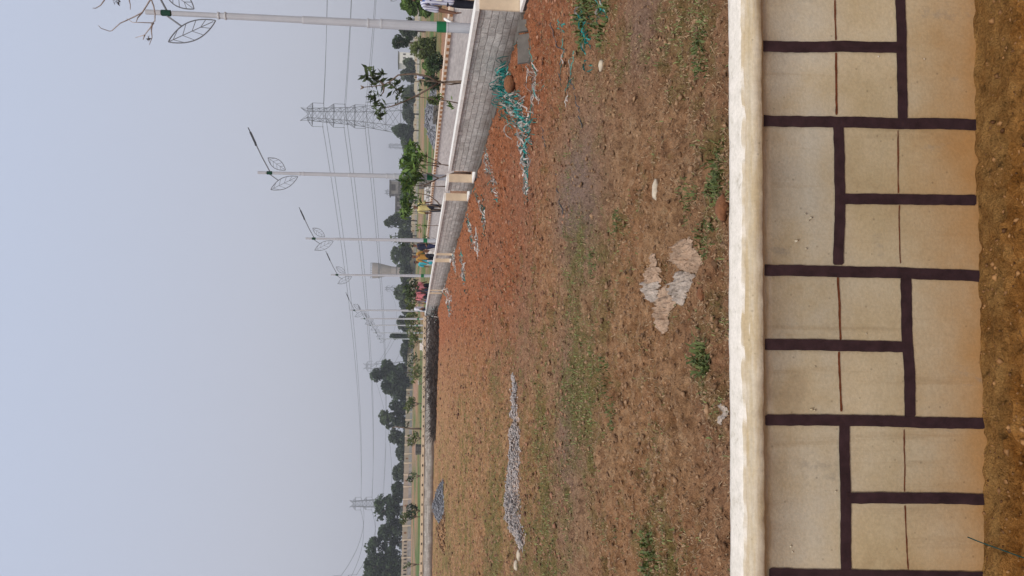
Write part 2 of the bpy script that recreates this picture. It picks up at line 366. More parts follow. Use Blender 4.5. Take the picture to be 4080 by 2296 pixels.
# ------------------------------------------------------------------ ground sheet
def gpos(y, v): p = G(y, v); return p.x, p.y
def build_ground():
    rows = list(np.arange(-40, 1.0, 4.0)) + list(np.arange(1.0, 1.6, .1)) + list(np.arange(1.6, 2.06, .005)) + list(np.arange(2.06, 3.3, .1))
    Y = 3.3
    while Y < 56: rows.append(Y); Y += .0026*Y if Y < 25 else .0055*Y
    while Y < 420: rows.append(Y); Y += .02*Y
    while Y < 6000: rows.append(Y); Y *= 1.25
    rows = np.array(rows)
    s = np.linspace(-1, 1, 880)
    def wid(Y): return np.where(Y < 1, 1.6, 1.15 + .50*np.maximum(Y-1, 0)*.9)
    wd = wid(rows)[:, None] * s[None, :]
    ext = np.array([1.15, 1.5, 2.2, 4, 9, 22, 60, 180])
    L = -(wid(rows)[:, None] * 1.0 + ext[::-1][None, :]**1.62 - 1); Rr = (wid(rows)[:, None] + ext[None, :]**1.62 - 1)
    X = np.concatenate([L, wd, Rr], axis=1); YY = np.repeat(rows[:, None], X.shape[1], axis=1)
    n0 = perlin(X/1.4, YY/1.4, 1); n1 = perlin(X/.42, YY/.42, 2); n2 = perlin(X/.16, YY/.13, 3); n3 = perlin(X/.065, YY/.055, 4); n4 = perlin(X/.028, YY/.025, 5)
    near = 1 - sstep(40, 60, YY)
    fade2 = 1 - sstep(22, 40, YY); fade3 = 1 - sstep(10, 18, YY); fade4 = 1 - sstep(5, 9, YY)
    Zg = .016*(.3-np.abs(perlin(X/.11, YY/.10, 8)))*2*(1-sstep(16, 26, YY)) + (.028*n0 + .024*n1 + .085*(.35-np.abs(perlin(X/.26, YY/.42, 7)))*sstep(7, 14, YY)) * near + .022*n2*fade2 + .013*(.45-np.abs(n3))*2*fade3 + .006*n4*fade4
    pits = np.clip(perlin(X/.30, YY/.22, 9) - .26, 0, 1); Zg -= .20*pits*near
    # soft heaps at the foot of the path wall, red loose soil
    aw = X - SL*YY
    Zg += .10*np.exp(-((aw-(A1-.35))/.40)**2) * sstep(9.2, 11, YY)*(1-sstep(45, 48, YY))
    # furrow along the near wall, camera side dirt
    cam = (YY < 2.08)
    Zc = .013*perlin(X/.09, YY/.05, 21) + .012*perlin(X/.035, YY/.022, 22) - .05*np.clip(perlin(X/.05, YY/.03, 24)-.3, 0, 1) + .02*perlin(X/.4, YY/.3, 23) + .010*perlin(X/1.2, YY/.018, 27) 
    Zc = 1.35*Zc*(1-.75*sstep(1.87, 1.97, YY)) + .006*sstep(1.88, 2.0, YY)**2
    Zg = np.where(cam, Zc, Zg)
    Zg = np.where((YY > 2.08) & (YY < 3.2), 0, Zg)
    Zg = Zg + terr(X, YY)
    V = np.stack([X, YY, Zg], axis=-1).reshape(-1, 3)
    nr, nc = X.shape
    idx = np.arange(nr*nc).reshape(nr, nc)
    Fq = np.stack([idx[:-1, :-1], idx[:-1, 1:], idx[1:, 1:], idx[1:, :-1]], axis=-1).reshape(-1, 4)
    me = npmesh('ground', V, Fq)
    # colour masks
    def blob(y, v, rx, ry, k=1.0):
        x0, y0 = gpos(y, v); return k*np.exp(-((X-x0)/rx)**2 - ((YY-y0)/ry)**2)
    field = (YY > 2.0) & (YY < 50) & (aw < A1)
    big = perlin(X/2.2, YY/3.0, 31); md = perlin(X/.7, YY/.8, 32); sm = perlin(X/.22, YY/.22, 33)
    green = .13 + .14*big + .40*md + .38*sm + .25*perlin(X/.1, YY/.1, 34)
    for bl in [(1450, 2300, .9, .9), (1300, 2330, .7, .6), (1560, 2300, .5, .5), (1900, 2170, 1.4, .8), (2150, 2160, 1.3, .6), (2250, 2100, .9, .5),
               (1700, 2350, .8, .6), (1900, 2600, .5, .5), (2250, 2640, .6, .4), (60, 2400, .7, .8), (200, 2800, .5, .35), (120, 2700, .5, .4),
               (680, 2820, .3, .25), (1420, 2800, .25, .2), (780, 2850, .3, .2), (1000, 2300, .4, .5), (1060, 2420, .4, .4),(1650, 2130, .9, 1.0), (1850, 1990, 2.2, 1.6), (2200, 1960, 2.2, 2.0),
               (1950, 1850, 3, 3), (2200, 1780, 4, 6), (2230, 2250, .8, .8)]:
        green += blob(*bl, .30)
    leftness = 1 - sstep(-.36, .02, X/np.maximum(YY, .1))
    green += .22*leftness*sstep(6, 12, YY)
    green += .40*leftness*sstep(26, 40, YY)*(.5+perlin(X/3, YY/3, 36))
    green -= .5*sstep(12, 24, YY)*sstep(-.12, .02, X/np.maximum(YY,.1))
    red = .15 + .26*md + 1.1*sstep(-.20, .06, X/np.maximum(YY, .1))*sstep(7.5, 13, YY) + .75*np.exp(-((aw-(A1-.9))/1.3)**2)
    red += .15*np.exp(-((YY-3.9)/.5)**2)
    green -= .85*np.exp(-((aw-(A1-1.0))/1.3)**2)*sstep(9, 11, YY)
    mauve = .05 + .45*big + blob(900, 2290, .5, 1.0, .7) + blob(700, 2290, .5, 1.0, .6) + blob(1650, 2260, .8, .6, .6) + blob(60, 2560, .5, .5, .8)
    mauve *= (1-sstep(14, 20, YY))
    och = (YY < 2.05).astype(float); dust = och*sstep(1.84+.05*perlin(X/.25, YY*0+1.5, 35), 1.93, YY)
    behind = (YY >= 50) | (aw >= A1)
    lawn = np.clip(.30 + .9*perlin(X/7, YY/16, 41) + .5*perlin(X/2.2, YY/4, 42), 0, 1) * behind
    lawn = np.maximum(lawn, behind*sstep(62, 72, YY)*(1-sstep(105, 130, YY))*np.clip(.75+1.2*perlin(X/9, YY/14, 45), 0, 1))
    lawn = np.where((aw > A1) & (aw < A2+1.5) & (YY < 60), 0, lawn)
    lawn = np.where(YY > 200, .8, lawn)
    for nm, arr in (('green', np.where(behind, .1, green)), ('red', np.where(behind, .45, red)), ('mauve', np.where(behind, .55 + .5*perlin(X/6, YY/9, 46), mauve)), ('lawn', lawn), ('ochre', och), ('dust', dust)):
        a = me.attributes.new(nm, 'FLOAT', 'POINT'); a.data.foreach_set('value', np.clip(arr, 0, 1).astype(np.float32).ravel())
    o = link('ground', me, MT['ground'], None, True); tag(o, kind='structure')
    return X, YY, Zg, green, rows, s, wid
GX, GY, GZ, GGR, *_ = build_ground()
def gz(x, y):
    """height of the near ground (nearest grid vertex)"""
    x = np.atleast_1d(x); y = np.atleast_1d(y)
    ri = np.clip(np.searchsorted(GY[:, 0], y), 0, GY.shape[0]-1)
    w_ = np.where(GY[ri, 0] < 1, 1.6, 1.15 + .45*np.maximum(GY[ri, 0]-1, 0))
    ci = np.clip(np.round((x/w_+1)/2*879).astype(int), 0, 879) + 8
    return GZ[ri, ci]
def gz1(x, y): return float(gz(x, y)[0])
def ggreen(x, y):
    ri = np.clip(np.searchsorted(GY[:, 0], y), 0, GY.shape[0]-1)
    w_ = np.where(GY[ri, 0] < 1, 1.6, 1.15 + .45*np.maximum(GY[ri, 0]-1, 0))
    ci = np.clip(np.round((x/w_+1)/2*879).astype(int), 0, 879) + 8
    return GGR[ri, ci]

# ------------------------------------------------------------------ leaf like geometry (numpy)
def blades(name, base, length, width, lean, mat, parent=None, up=None):
    """thin pointed blades: base Nx3"""
    n = len(base); a = RNG.uniform(0, 2*np.pi, n)
    dx = np.stack([np.cos(a), np.sin(a), np.zeros(n)], 1); px = np.stack([-np.sin(a), np.cos(a), np.zeros(n)], 1)
    ln = length[:, None]; le = lean[:, None]
    mid = base + dx*ln*.45*le + np.array([0, 0, 1])*ln*.5*np.sqrt(np.clip(1-le**2*.6, .05, 1))
    tip = base + dx*ln*le + np.array([0, 0, 1])*ln*np.clip(1-le*.9, .03, 1)
    w2 = width[:, None]/2
    V = np.stack([base-px*w2*.7, base+px*w2*.7, mid+px*w2, mid-px*w2, tip], 1).reshape(-1, 3)
    i = np.arange(n)*5
    Fq = np.concatenate([np.stack([i, i+1, i+2], 1), np.stack([i, i+2, i+3], 1), np.stack([i+3, i+2, i+4], 1)])
    me = npmesh(name, V, Fq)
    at = me.attributes.new('rnd', 'FLOAT', 'POINT'); at.data.foreach_set('value', np.repeat(RNG.uniform(0, 1, n), 5).astype(np.float32))
    return link(name, me, mat, parent)
def cards(name, C, size, mat, parent=None, aspect=.6, flat=0.0, clump=None):
    """randomly turned leaf shaped faces (diamond quads bent along the rib)"""
    n = len(C); d = RNG.normal(size=(n, 3)); d[:, 2] *= (1-flat*.8); d /= np.linalg.norm(d, axis=1)[:, None]
    r = RNG.normal(size=(n, 3)); r -= (r*d).sum(1)[:, None]*d; r /= np.linalg.norm(r, axis=1)[:, None]
    nn = np.cross(d, r); s = size[:, None] if hasattr(size, '__len__') else np.full((n, 1), size)
    V = np.stack([C-d*s, C+r*s*aspect+nn*s*.12, C+d*s, C-r*s*aspect+nn*s*.12], 1).reshape(-1, 3)
    i = np.arange(n)*4
    me = npmesh(name, V, np.stack([i, i+1, i+2, i+3], 1))
    rn = RNG.uniform(0, 1, n) if clump is None else np.clip(clump + RNG.uniform(-.25, .25, n), 0, 1)
    at = me.attributes.new('rnd', 'FLOAT', 'POINT'); at.data.foreach_set('value', np.repeat(rn, 4).astype(np.float32))
    return link(name, me, mat, parent)
def rocks(name, C, size, mat, parent=None, flat=.6):
    n = len(C)
    base = np.array([(1,0,0),(-1,0,0),(0,1,0),(0,-1,0),(0,0,1),(0,0,-1)], float)
    fc = np.array([(0,2,4),(2,1,4),(1,3,4),(3,0,4),(2,0,5),(1,2,5),(3,1,5),(0,3,5)])
    J = base[None]*RNG.uniform(.55, 1.25, (n, 6, 1)) + RNG.normal(scale=.18, size=(n, 6, 3))
    a = RNG.uniform(0, 2*np.pi, n); ca, sa = np.cos(a)[:, None], np.sin(a)[:, None]
    X = J[..., 0]*ca - J[..., 1]*sa; Y = J[..., 0]*sa + J[..., 1]*ca; J = np.stack([X, Y, J[..., 2]*flat], -1)
    V = (C[:, None, :] + J*size[:, None, None]).reshape(-1, 3)
    Fq = (fc[None] + (np.arange(n)*6)[:, None, None]).reshape(-1, 3)
    me = npmesh(name, V, Fq)
    at = me.attributes.new('rnd', 'FLOAT', 'POINT'); at.data.foreach_set('value', np.repeat(RNG.uniform(0, 1, n), 6).astype(np.float32))
    return link(name, me, mat, parent)
def ribbons(name, paths, width, mat, parent=None):
    """flat narrow strips following 3D paths"""
    V = []; Fq = []; rn = []
    for p in paths:
        b = len(V); q = random.random(); ph = random.uniform(0, 6)
        for i, c in enumerate(p):
            d = (p[min(i+1, len(p)-1)] - p[max(i-1, 0)]); d = d.normalized() if d.length > 1e-6 else Vector((1,0,0))
            tw = Vector((math.cos(ph+i*.5), math.sin(ph+i*.5), .5)); r = d.cross(tw)
            r = (r.normalized() if r.length > 1e-6 else Vector((0,0,1))) * width * random.uniform(.6, 1.2)/2
            V += [tuple(c-r), tuple(c+r)]; rn += [q, q]
            if i: Fq.append((b+2*i-2, b+2*i-1, b+2*i+1, b+2*i))
    me = npmesh(name, np.array(V), np.array(Fq))
    at = me.attributes.new('rnd', 'FLOAT', 'POINT'); at.data.foreach_set('value', np.array(rn, dtype=np.float32))
    return link(name, me, mat, parent)

# ------------------------------------------------------------------ litter, clods, grass of the field (uncountable)
def inpath(x, y): return (x - SL*y) > (A1 - .15)
def scatter(n, y0, y1, power=1.0):
    """points thinning out with distance"""
    t = RNG.uniform(0, 1, n); Y = y0 * (y1/y0)**(t**power)
    X = RNG.uniform(-1, 1, n) * (.52*Y + .4)
    k = ~inpath(X, Y); return X[k], Y[k]
x, y = scatter(110000, 3.3, 26); g = ggreen(x, y); k = (g + RNG.normal(scale=.28, size=len(g))) > .78
x, y = x[k], y[k]; n = len(x)
o = blades('grass', np.stack([x, y, gz(x, y)-.003], 1), RNG.uniform(.018, .055, n)*(1+.02*y), RNG.uniform(.003, .006, n)*(1+.10*y), RNG.uniform(.3, .98, n), MT['grass'])
tag(o, kind='stuff')
x, y = scatter(80000, 3.3, 22); n = len(x); g = ggreen(x, y); k = g + RNG.uniform(-.4, .4, n) > .25; x, y = x[k], y[k]; n = len(x)
o = blades('dry_litter', np.stack([x, y, gz(x, y)+.002], 1), RNG.uniform(.015, .05, n), RNG.uniform(.0025, .006, n)*(1+.06*y), RNG.uniform(.9, 1.0, n), MT['straw'])
tag(o, kind='stuff')
x, y = scatter(60000, 3.3, 32, .9); n = len(x)
sz = RNG.exponential(.0048, n).clip(.003, .022)*(1+.06*y)
o = rocks('soil_clods', np.stack([x, y, gz(x, y)+sz*.15], 1), sz, MT['clod']); tag(o, kind='stuff')
x, y = scatter(60000, 7.5, 47, .9); n = len(x); sz = RNG.exponential(.011, n).clip(.006, .05)*(.55+.045*y)
o = rocks('field_clods', np.stack([x, y, gz(x, y)-sz*.1], 1), sz, MT['clodred'], None, .42); tag(o, kind='stuff')
x = RNG.uniform(-1.3, 1.3, 2600); y = RNG.uniform(1.68, 1.975, 2600); sz = RNG.exponential(.0028, 2600).clip(.0015, .011)
o = rocks('dirt_crumbs', np.stack([x, y, gz(x, y)], 1), sz, MT['crumb']); tag(o, kind='stuff')
# taller weed tufts one can point at
def weed(yn, vn, r, h, label, n=120):
    p = G(yn, vn); t = empty('weed_tuft', (p.x, p.y, gz1(p.x, p.y)), label, 'weed', 'weed tufts in the field')
    a = RNG.uniform(0, 2*np.pi, n); rr = r*np.sqrt(RNG.uniform(0, 1, n))
    bx = np.stack([p.x+rr*np.cos(a), p.y+rr*np.sin(a)], 1); b_ = np.column_stack([bx, gz(bx[:, 0], bx[:, 1])-.003])
    blades('leaves', b_, RNG.uniform(.5, 1.1, n)*h, RNG.uniform(.005, .010, n)*max(1, h/.06), RNG.uniform(.3, .95, n), MT['leafolive'], t)
weed(1428, 2800, .10, .10, 'dense round green weed tuft close behind the painted wall')
weed(668, 2838, .14, .08, 'spreading green weed just behind the wall above the second brick joint from the right')
weed(745, 2845, .10, .07, 'long thin green weed growing up to the coping next to a spreading weed')
weed(800, 2740, .14, .06, 'low sprawling weed between the crumpled sheets and the right edge')
weed(960, 2800, .12, .06, 'thin pale weed beside the tan crumpled sheet nearest the wall')
weed(230, 2800, .14, .07, 'light green weed at the right side near the coping')
weed(1500, 2400, .16, .07, 'green weed clump in the middle of the field left of the sheets')
weed(1650, 2430, .14, .06, 'small green weed left of centre in the field')
weed(2200, 2590, .16, .10, 'tall straggly weed at the far left near the wall')
weed(60, 2330, .30, .14, 'thick bright green weed patch at the right edge by the teal rope', 260)
weed(30, 2400, .30, .12, 'leafy green weed patch at the right edge in front of the thick one', 240)
weed(1050, 2370, .14, .06, 'short green weed in the centre of the field')
weed(880, 2470, .10, .05, 'small green weed right of the sheets in bare soil')

# ------------------------------------------------------------------ near painted wall
def near_wall():
    L0 = b0 - NWD*1.6; Lg = (b1-b0).length + 3.2
    hf = onface(1148, 3030).z; ht = onface(1148, 2963, .008).z
    pb = P(1148, 2902, 10); d = ray(1148, 2902); tt = (ht-CH)/d.z; pt = CAM + d*tt; th = -(pt-b0).dot(NWN)
    root = empty('plaster_wall', b0.lerp(b1, .5), 'low cream plaster wall with brown black painted brick lines in the foreground', 'wall')
    prof = [(.0, -.1), (0, .0), (0, .06), (0, .12), (0, .2), (0, .3), (0, .4), (0, .5), (0, hf-.012), (.010, hf-.004), (.019, hf+.003), (.018, hf+.018), (.014, hf+.035),
            (.010, ht-.018), (.005, ht-.006), (-.003, ht), (-.02, ht+.001), (-.05, ht+.001), (-th+.02, ht+.001), (-th+.003, ht-.001), (-th-.002, ht-.008), (-th-.002, .3), (-th-.002, -.1)]
    ns = 900; s = np.linspace(0, Lg, ns); pr = np.array(prof); SS, OO = np.meshgrid(s, pr[:, 0]); ZZ = np.repeat(pr[:, 1][:, None], ns, 1)
    K = np.arange(len(prof))[:, None]
    lip = ((K >= 9) & (K <= 15))
    e = perlin(SS/.035, ZZ/.02+K*.13, 51)*.0032 + perlin(SS/.12, ZZ/.05, 52)*.0045
    OO = OO + np.where(lip, e, perlin(SS/.3, ZZ/.3, 53)*.0015)
    ZZ = ZZ + np.where((K >= 13) & (K <= 16), perlin(SS/.04, K*.7, 54)*.0022 + perlin(SS/.5, K*.0+3.3, 55)*.003, 0) + np.where((K >= 17) & (K <= 20), perlin(SS/.5, K*.0+3.3, 55)*.003 + perlin(SS/.05, K*.0+9.3, 56)*.0015, 0)
    V = np.stack([L0.x + NWD.x*SS + NWN.x*OO, L0.y + NWD.y*SS + NWN.y*OO, ZZ], -1)
    idx = np.arange(V.shape[0]*ns).reshape(-1, ns)
    Fq = np.stack([idx[:-1, :-1], idx[:-1, 1:], idx[1:, 1:], idx[1:, :-1]], -1).reshape(-1, 4)
    o = link('wall_body', npmesh('wall_body', V.reshape(-1, 3), Fq), MT['plaster'], root, True)
    # hand painted joints
    mb = MB()
    def strip(pts, hw, off=.0035, mbx=mb, rough=.0022, taper=0):
        P3 = []
        for i in range(len(pts)-1):
            (ya, va), (yb, vb) = pts[i], pts[i+1]; m = max(2, int(math.hypot(yb-ya, vb-va)/7))
            for k in range(m + (i == len(pts)-2)): t = k/m; P3.append((ya+(yb-ya)*t, va+(vb-va)*t))
        n = len(P3); vs = []; sd_ = random.random()*100
        dy = P3[-1][0]-P3[0][0]; dv = P3[-1][1]-P3[0][1]; L = math.hypot(dy, dv); ny, nv = -dv/L, dy/L
        for i, (yy, vv) in enumerate(P3):
            wob = 3*float(perlin(i*.035+sd_, .5, 61)); e1 = 1.6*float(perlin(i*.22+sd_, 2.5, 62)); e2 = 1.6*float(perlin(i*.22+sd_, 7.5, 63))
            endk = 1.0
            if i == 0 or i == n-1: endk = .72
            for sg, e in ((-1, e1), (1, e2)):
                h = hw*endk + e; vs.append(onface(yy + ny*(sg*h+wob), vv + nv*(sg*h+wob), off))
        mbx.add(vs, [(2*i, 2*i+1, 2*i+3, 2*i+2) for i in range(n-1)])
    strip([(482, 3027), (490, 3450), (498, 3893)], 22)
    strip([(184, 3027), (190, 3590)], 22, .0040)
    strip([(-200, 3587), (0, 3589), (200, 3592), (476, 3597)], 20, .0030)
    strip([(500, 3340), (760, 3345), (1056, 3342)], 21, .0030)
    strip([(792, 3346), (797, 3890)], 21, .0040)
    strip([(1077, 3041), (1085, 3500), (1100, 3912)], 22, .0035)
    strip([(1105, 3607), (1300, 3612), (1475, 3622), (1662, 3625)], 22, .0030)
    strip([(1374, 3043), (1382, 3608)], 22, .0040)
    strip([(1672, 3048), (1680, 3500), (1690, 3925)], 22, .0035)
    strip([(1690, 3365), (2000, 3369), (2280, 3370)], 21, .0030)
    strip([(1985, 3370), (1990, 3930)], 22, .0040)
    strip([(2287, 3065), (2292, 3500), (2300, 3938)], 22, .0035)
    strip([(-112, 3027), (-110, 3890)], 22, .0035)
    mb.build('painted_joints', MT['paint'], root)
    mc = MB()
    strip([(0, 3328), (160, 3331)], 3.2, .0022, mc); strip([(210, 3333), (458, 3334)], 4, .0022, mc)
    strip([(1105, 3338), (1220, 3344), (1355, 3348)], 4, .0022, mc); strip([(1402, 3345), (1640, 3352)], 4, .0022, mc)
    strip([(520, 3577), (770, 3579)], 2.2, .0022, mc); strip([(818, 3582), (1050, 3588)], 2.0, .0022, mc)
    strip([(1712, 3603), (1960, 3605)], 2.2, .0022, mc); strip([(2015, 3608), (2270, 3617)], 2.4, .0022, mc)
    mc.build('rusty_cracks', MT['crack'], root)
    cp = [(868, 3232, .006), (852, 3208, .005), (880, 3222, .004), (958, 3172, .006), (992, 3212, .003), (2178, 3152, .004), (2200, 3158, .003), (1632, 3235, .005), (1636, 3246, .004), (1330, 3452, .003), (1462, 3248, .003), (1958, 3330, .003), (225, 3500, .003), (236, 3682, .004)]
    rocks('plaster_chips', np.array([tuple(onface(a, b_, .002)) for a, b_, _ in cp]), np.array([q for *_, q in cp]), MT['plaster'], root, 1.0)
near_wall()
# teal wire by the foot of the wall
mb = MB(); p0 = onface(2140, 3855, .05); p1 = P(2180, 3960, 1.86); p2 = P(2225, 4085, 1.78); p3 = P(2300, 4300, 1.6); p3.z = max(p3.z, .02)
mb.tube([p0, p0.lerp(p1, .5)+Vector((0, 0, .002)), p1, p2, p3], .0016, 5); tag(mb.build('plastic_wire', MT['teal'], None, True), 'thin teal wire lying against the foot of the painted wall', 'wire')

# ------------------------------------------------------------------ path walls
def uvbox(mb_obj, fn):
    me = mb_obj.data; uv = me.uv_layers.new(name='UVMap')
    co_ = [v.co for v in me.vertices]
    for l in me.loops: uv.data[l.index].uv = fn(co_[l.vertex_index])
def wallseg(mb, a, Y0, Y1, z0, z1, off0, off1, mi=0, n=1):
    """box along the path direction; off0..off1 = thickness range (positive right)"""
    for i in range(n):
        ya = Y0+(Y1-Y0)*i/n; yb = Y0+(Y1-Y0)*(i+1)/n
        p = Vector((lx(a, ya), ya, 0)); q = Vector((lx(a, yb), yb, 0))
        vs = [p+NRM*off0, q+NRM*off0, q+NRM*off1, p+NRM*off1]
        vs = [v+Vector((0, 0, z0)) for v in vs] + [v+Vector((0, 0, z1)) for v in vs]
        mb.add(vs, [(0,1,2,3),(7,6,5,4),(4,5,1,0),(5,6,2,1),(6,7,3,2),(7,4,0,3)], mi)
TH = .19
segs = [(10.75, 18.3, 'long grey block wall with white coping nearest the camera on the right'),
        (19.2, 20.0, 'short grey block stub between two openings by the second lamp post'),
        (20.95, 28.3, 'grey block wall with white coping between the second and third lamp posts'),
        (28.7, 29.35, 'short cream ended stub behind the grey wall near the third lamp post'),
        (30.1, 37.4, 'grey block wall with white coping in front of the fourth lamp post'),
        (37.75, 38.3, 'short cream ended stub in front of the group in pink shirts'),
        (38.8, 48.6, 'farthest grey block wall on the path edge beside the brush heap')]
for (Ya, Yb, lab) in segs:
    root = empty('garden_wall', (lx(A1, Ya), Ya, 0), lab, 'wall', 'grey block walls along the path')
    # rough masonry body with an uneven surface
    nY = max(6, int((Yb-Ya)/.06)); nZ = 14
    s_ = np.linspace(Ya+.02, Yb, nY); z_ = np.linspace(-.08, .69, nZ); SS, ZZ = np.meshgrid(s_, z_)
    off = perlin(SS/.25, ZZ/.12, 71)*.012 + perlin(SS/.08, ZZ/.06, 72)*.005
    Vf = np.stack([A1+SL*SS + NRM.x*off, SS + NRM.y*off, ZZ], -1); Vb = np.stack([A1+SL*SS + NRM.x*(TH-.02), SS+NRM.y*(TH-.02), ZZ], -1)
    idx = np.arange(nY*nZ).reshape(nZ, nY); f1 = np.stack([idx[:-1, :-1], idx[1:, :-1], idx[1:, 1:], idx[:-1, 1:]], -1).reshape(-1, 4)
    f2 = f1[:, ::-1] + nY*nZ
    me = npmesh('block_courses', np.concatenate([Vf.reshape(-1, 3), Vb.reshape(-1, 3)]), np.concatenate([f1, f2]))
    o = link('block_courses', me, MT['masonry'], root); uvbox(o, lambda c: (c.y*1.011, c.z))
    mb = MB(); wallseg(mb, A1, Ya, Yb+.02, .69, .745, -.03, TH+.02, 0, 12)
    for i, v in enumerate(mb.v):
        mb.v[i] = (v[0]+random.uniform(-.004, .004), v[1], v[2])
    mb.build('coping', MT['white'], root)
    mb = MB(); wallseg(mb, A1, Ya-.015, Ya+.018, -.05, .69, -.004, TH+.004); mb.build('end_face', MT['cream'], root)
    if Yb > 20: mb = MB(); wallseg(mb, A1, Yb+.001, Yb+.03, -.05, .69, 0.0, TH); mb.build('end_face', MT['cream'], root)
    mb = MB(); wallseg(mb, A1, Ya, Yb, -.08, .10+random.uniform(0, .03), -.16, -.012, 0, 10)
    for i, v in enumerate(mb.v): mb.v[i] = (v[0]+random.uniform(-.02, .02), v[1], v[2]+random.uniform(-.02, .02))
    mb.build('footing', MT['slab'], root)
for (Ya, Yb, lab) in [(4.0, 10.72, 'low white topped sill running out of frame at the right edge'), (18.34, 19.18, 'low white sill in the first wall opening'), (20.03, 20.9, 'low white sill in the second wall opening'),
                      (28.34, 28.67, 'low white sill in the third wall opening'), (29.4, 30.07, 'low white sill in the fourth wall opening'), (37.5, 37.7, 'low white sill in the fifth wall opening')]:
    root = empty('low_sill', (lx(A1, Ya), Ya, 0), lab, 'sill', 'low sills in the wall openings')
    mb = MB(); wallseg(mb, A1, Ya, Yb, -.08, .10, .0, TH); mb.build('sill_base', MT['slab'], root)
    mb = MB(); wallseg(mb, A1, Ya, Yb, .10, .135, -.03, TH+.02); mb.build('sill_top', MT['white'], root)
# loose slabs by the near end
for (ya, yb, va, vb, lab) in [(130, 244, 2075, 2128, 'dark flat slab leaning at the foot of the nearest grey wall'), (72, 118, 2085, 2128, 'smaller brown slab at the foot of the wall end')]:
    p = G((ya+yb)/2, vb, .02); q0 = G(ya, vb-3, .0); q1 = G(yb, vb-3, .0); d = (q1-q0); up = Vector((0, 0, 1)); t = Vector((-d.y, d.x, 0)).normalized()
    if t.y < 0: t = -t
    h = .19; lean = t*.10
    vs = [q0, q1, q1+up*h+lean, q0+up*h+lean]; vs += [v+t*.05 for v in vs]
    mb = MB(); mb.add(vs, [(0,1,2,3),(7,6,5,4),(4,5,1,0),(5,6,2,1),(6,7,3,2),(7,4,0,3)])
    tag(mb.build('stone_slab', MT['slab']), lab, 'slab', 'slabs at the wall foot')
# second wall behind the path: streaky plaster, pale orange cap with square clay recesses
root = empty('rendered_wall', (lx(A2, 18), 18, 0), 'long pale streaked render wall with orange and white dotted cap behind the path', 'wall')
mb = MB(); wallseg(mb, A2, 18, 47.5, -.1, .70, 0, .2, 0, 20); mb.build('render_face', MT['streak'], root)
mb = MB(); wallseg(mb, A2, 17.98, 47.5, .70, .80, -.03, .24, 0, 1); mb.build('cap', MT['capor'], root)
mb = MB(); Y = 18.12
while Y < 47: wallseg(mb, A2, Y, Y+.16, .712, .772, -.045, -.031); Y += .36
mb.build('clay_recesses', MT['terra'], root)
# left cross wall
CY = 50.3
root = empty('cross_wall', (-14, CY, 0), 'long low grey stone wall with cream dotted cap across the back of the field', 'wall')
xl, xr = -34.0, lx(A1, 48.6)-.1
ns = 500; nz_ = 10; s_ = np.linspace(xl, xr, ns); z_ = np.linspace(-.08, .62, nz_); SS, ZZ = np.meshgrid(s_, z_)
off = perlin(SS/.4, ZZ/.2, 75)*.03
me = npmesh('stone_courses', np.stack([SS, CY-.10+off, ZZ], -1).reshape(-1, 3), np.stack([np.arange(ns*nz_).reshape(nz_, ns)[:-1, :-1], np.arange(ns*nz_).reshape(nz_, ns)[:-1, 1:], np.arange(ns*nz_).reshape(nz_, ns)[1:, 1:], np.arange(ns*nz_).reshape(nz_, ns)[1:, :-1]], -1).reshape(-1, 4))
o = link('stone_courses', me, MT['masonry'], root); uvbox(o, lambda c: (c.x, c.z))
mb = MB(); mb.box((xl, CY-.15, .62), (xr, CY+.15, .80)); mb.build('cap', MT['cream'], root)
mb = MB(); X = xl+.3
while X < xr-.2:
    mb.box((X, CY-.165, .67), (X+.14, CY-.151, .74)); X += .62
mb.build('recesses', MT['hole'], root)
mb = MB(); mb.box((xl, CY+.02, -.05), (xr, CY+.10, .62)); mb.build('wall_back', MT['conc'], root)

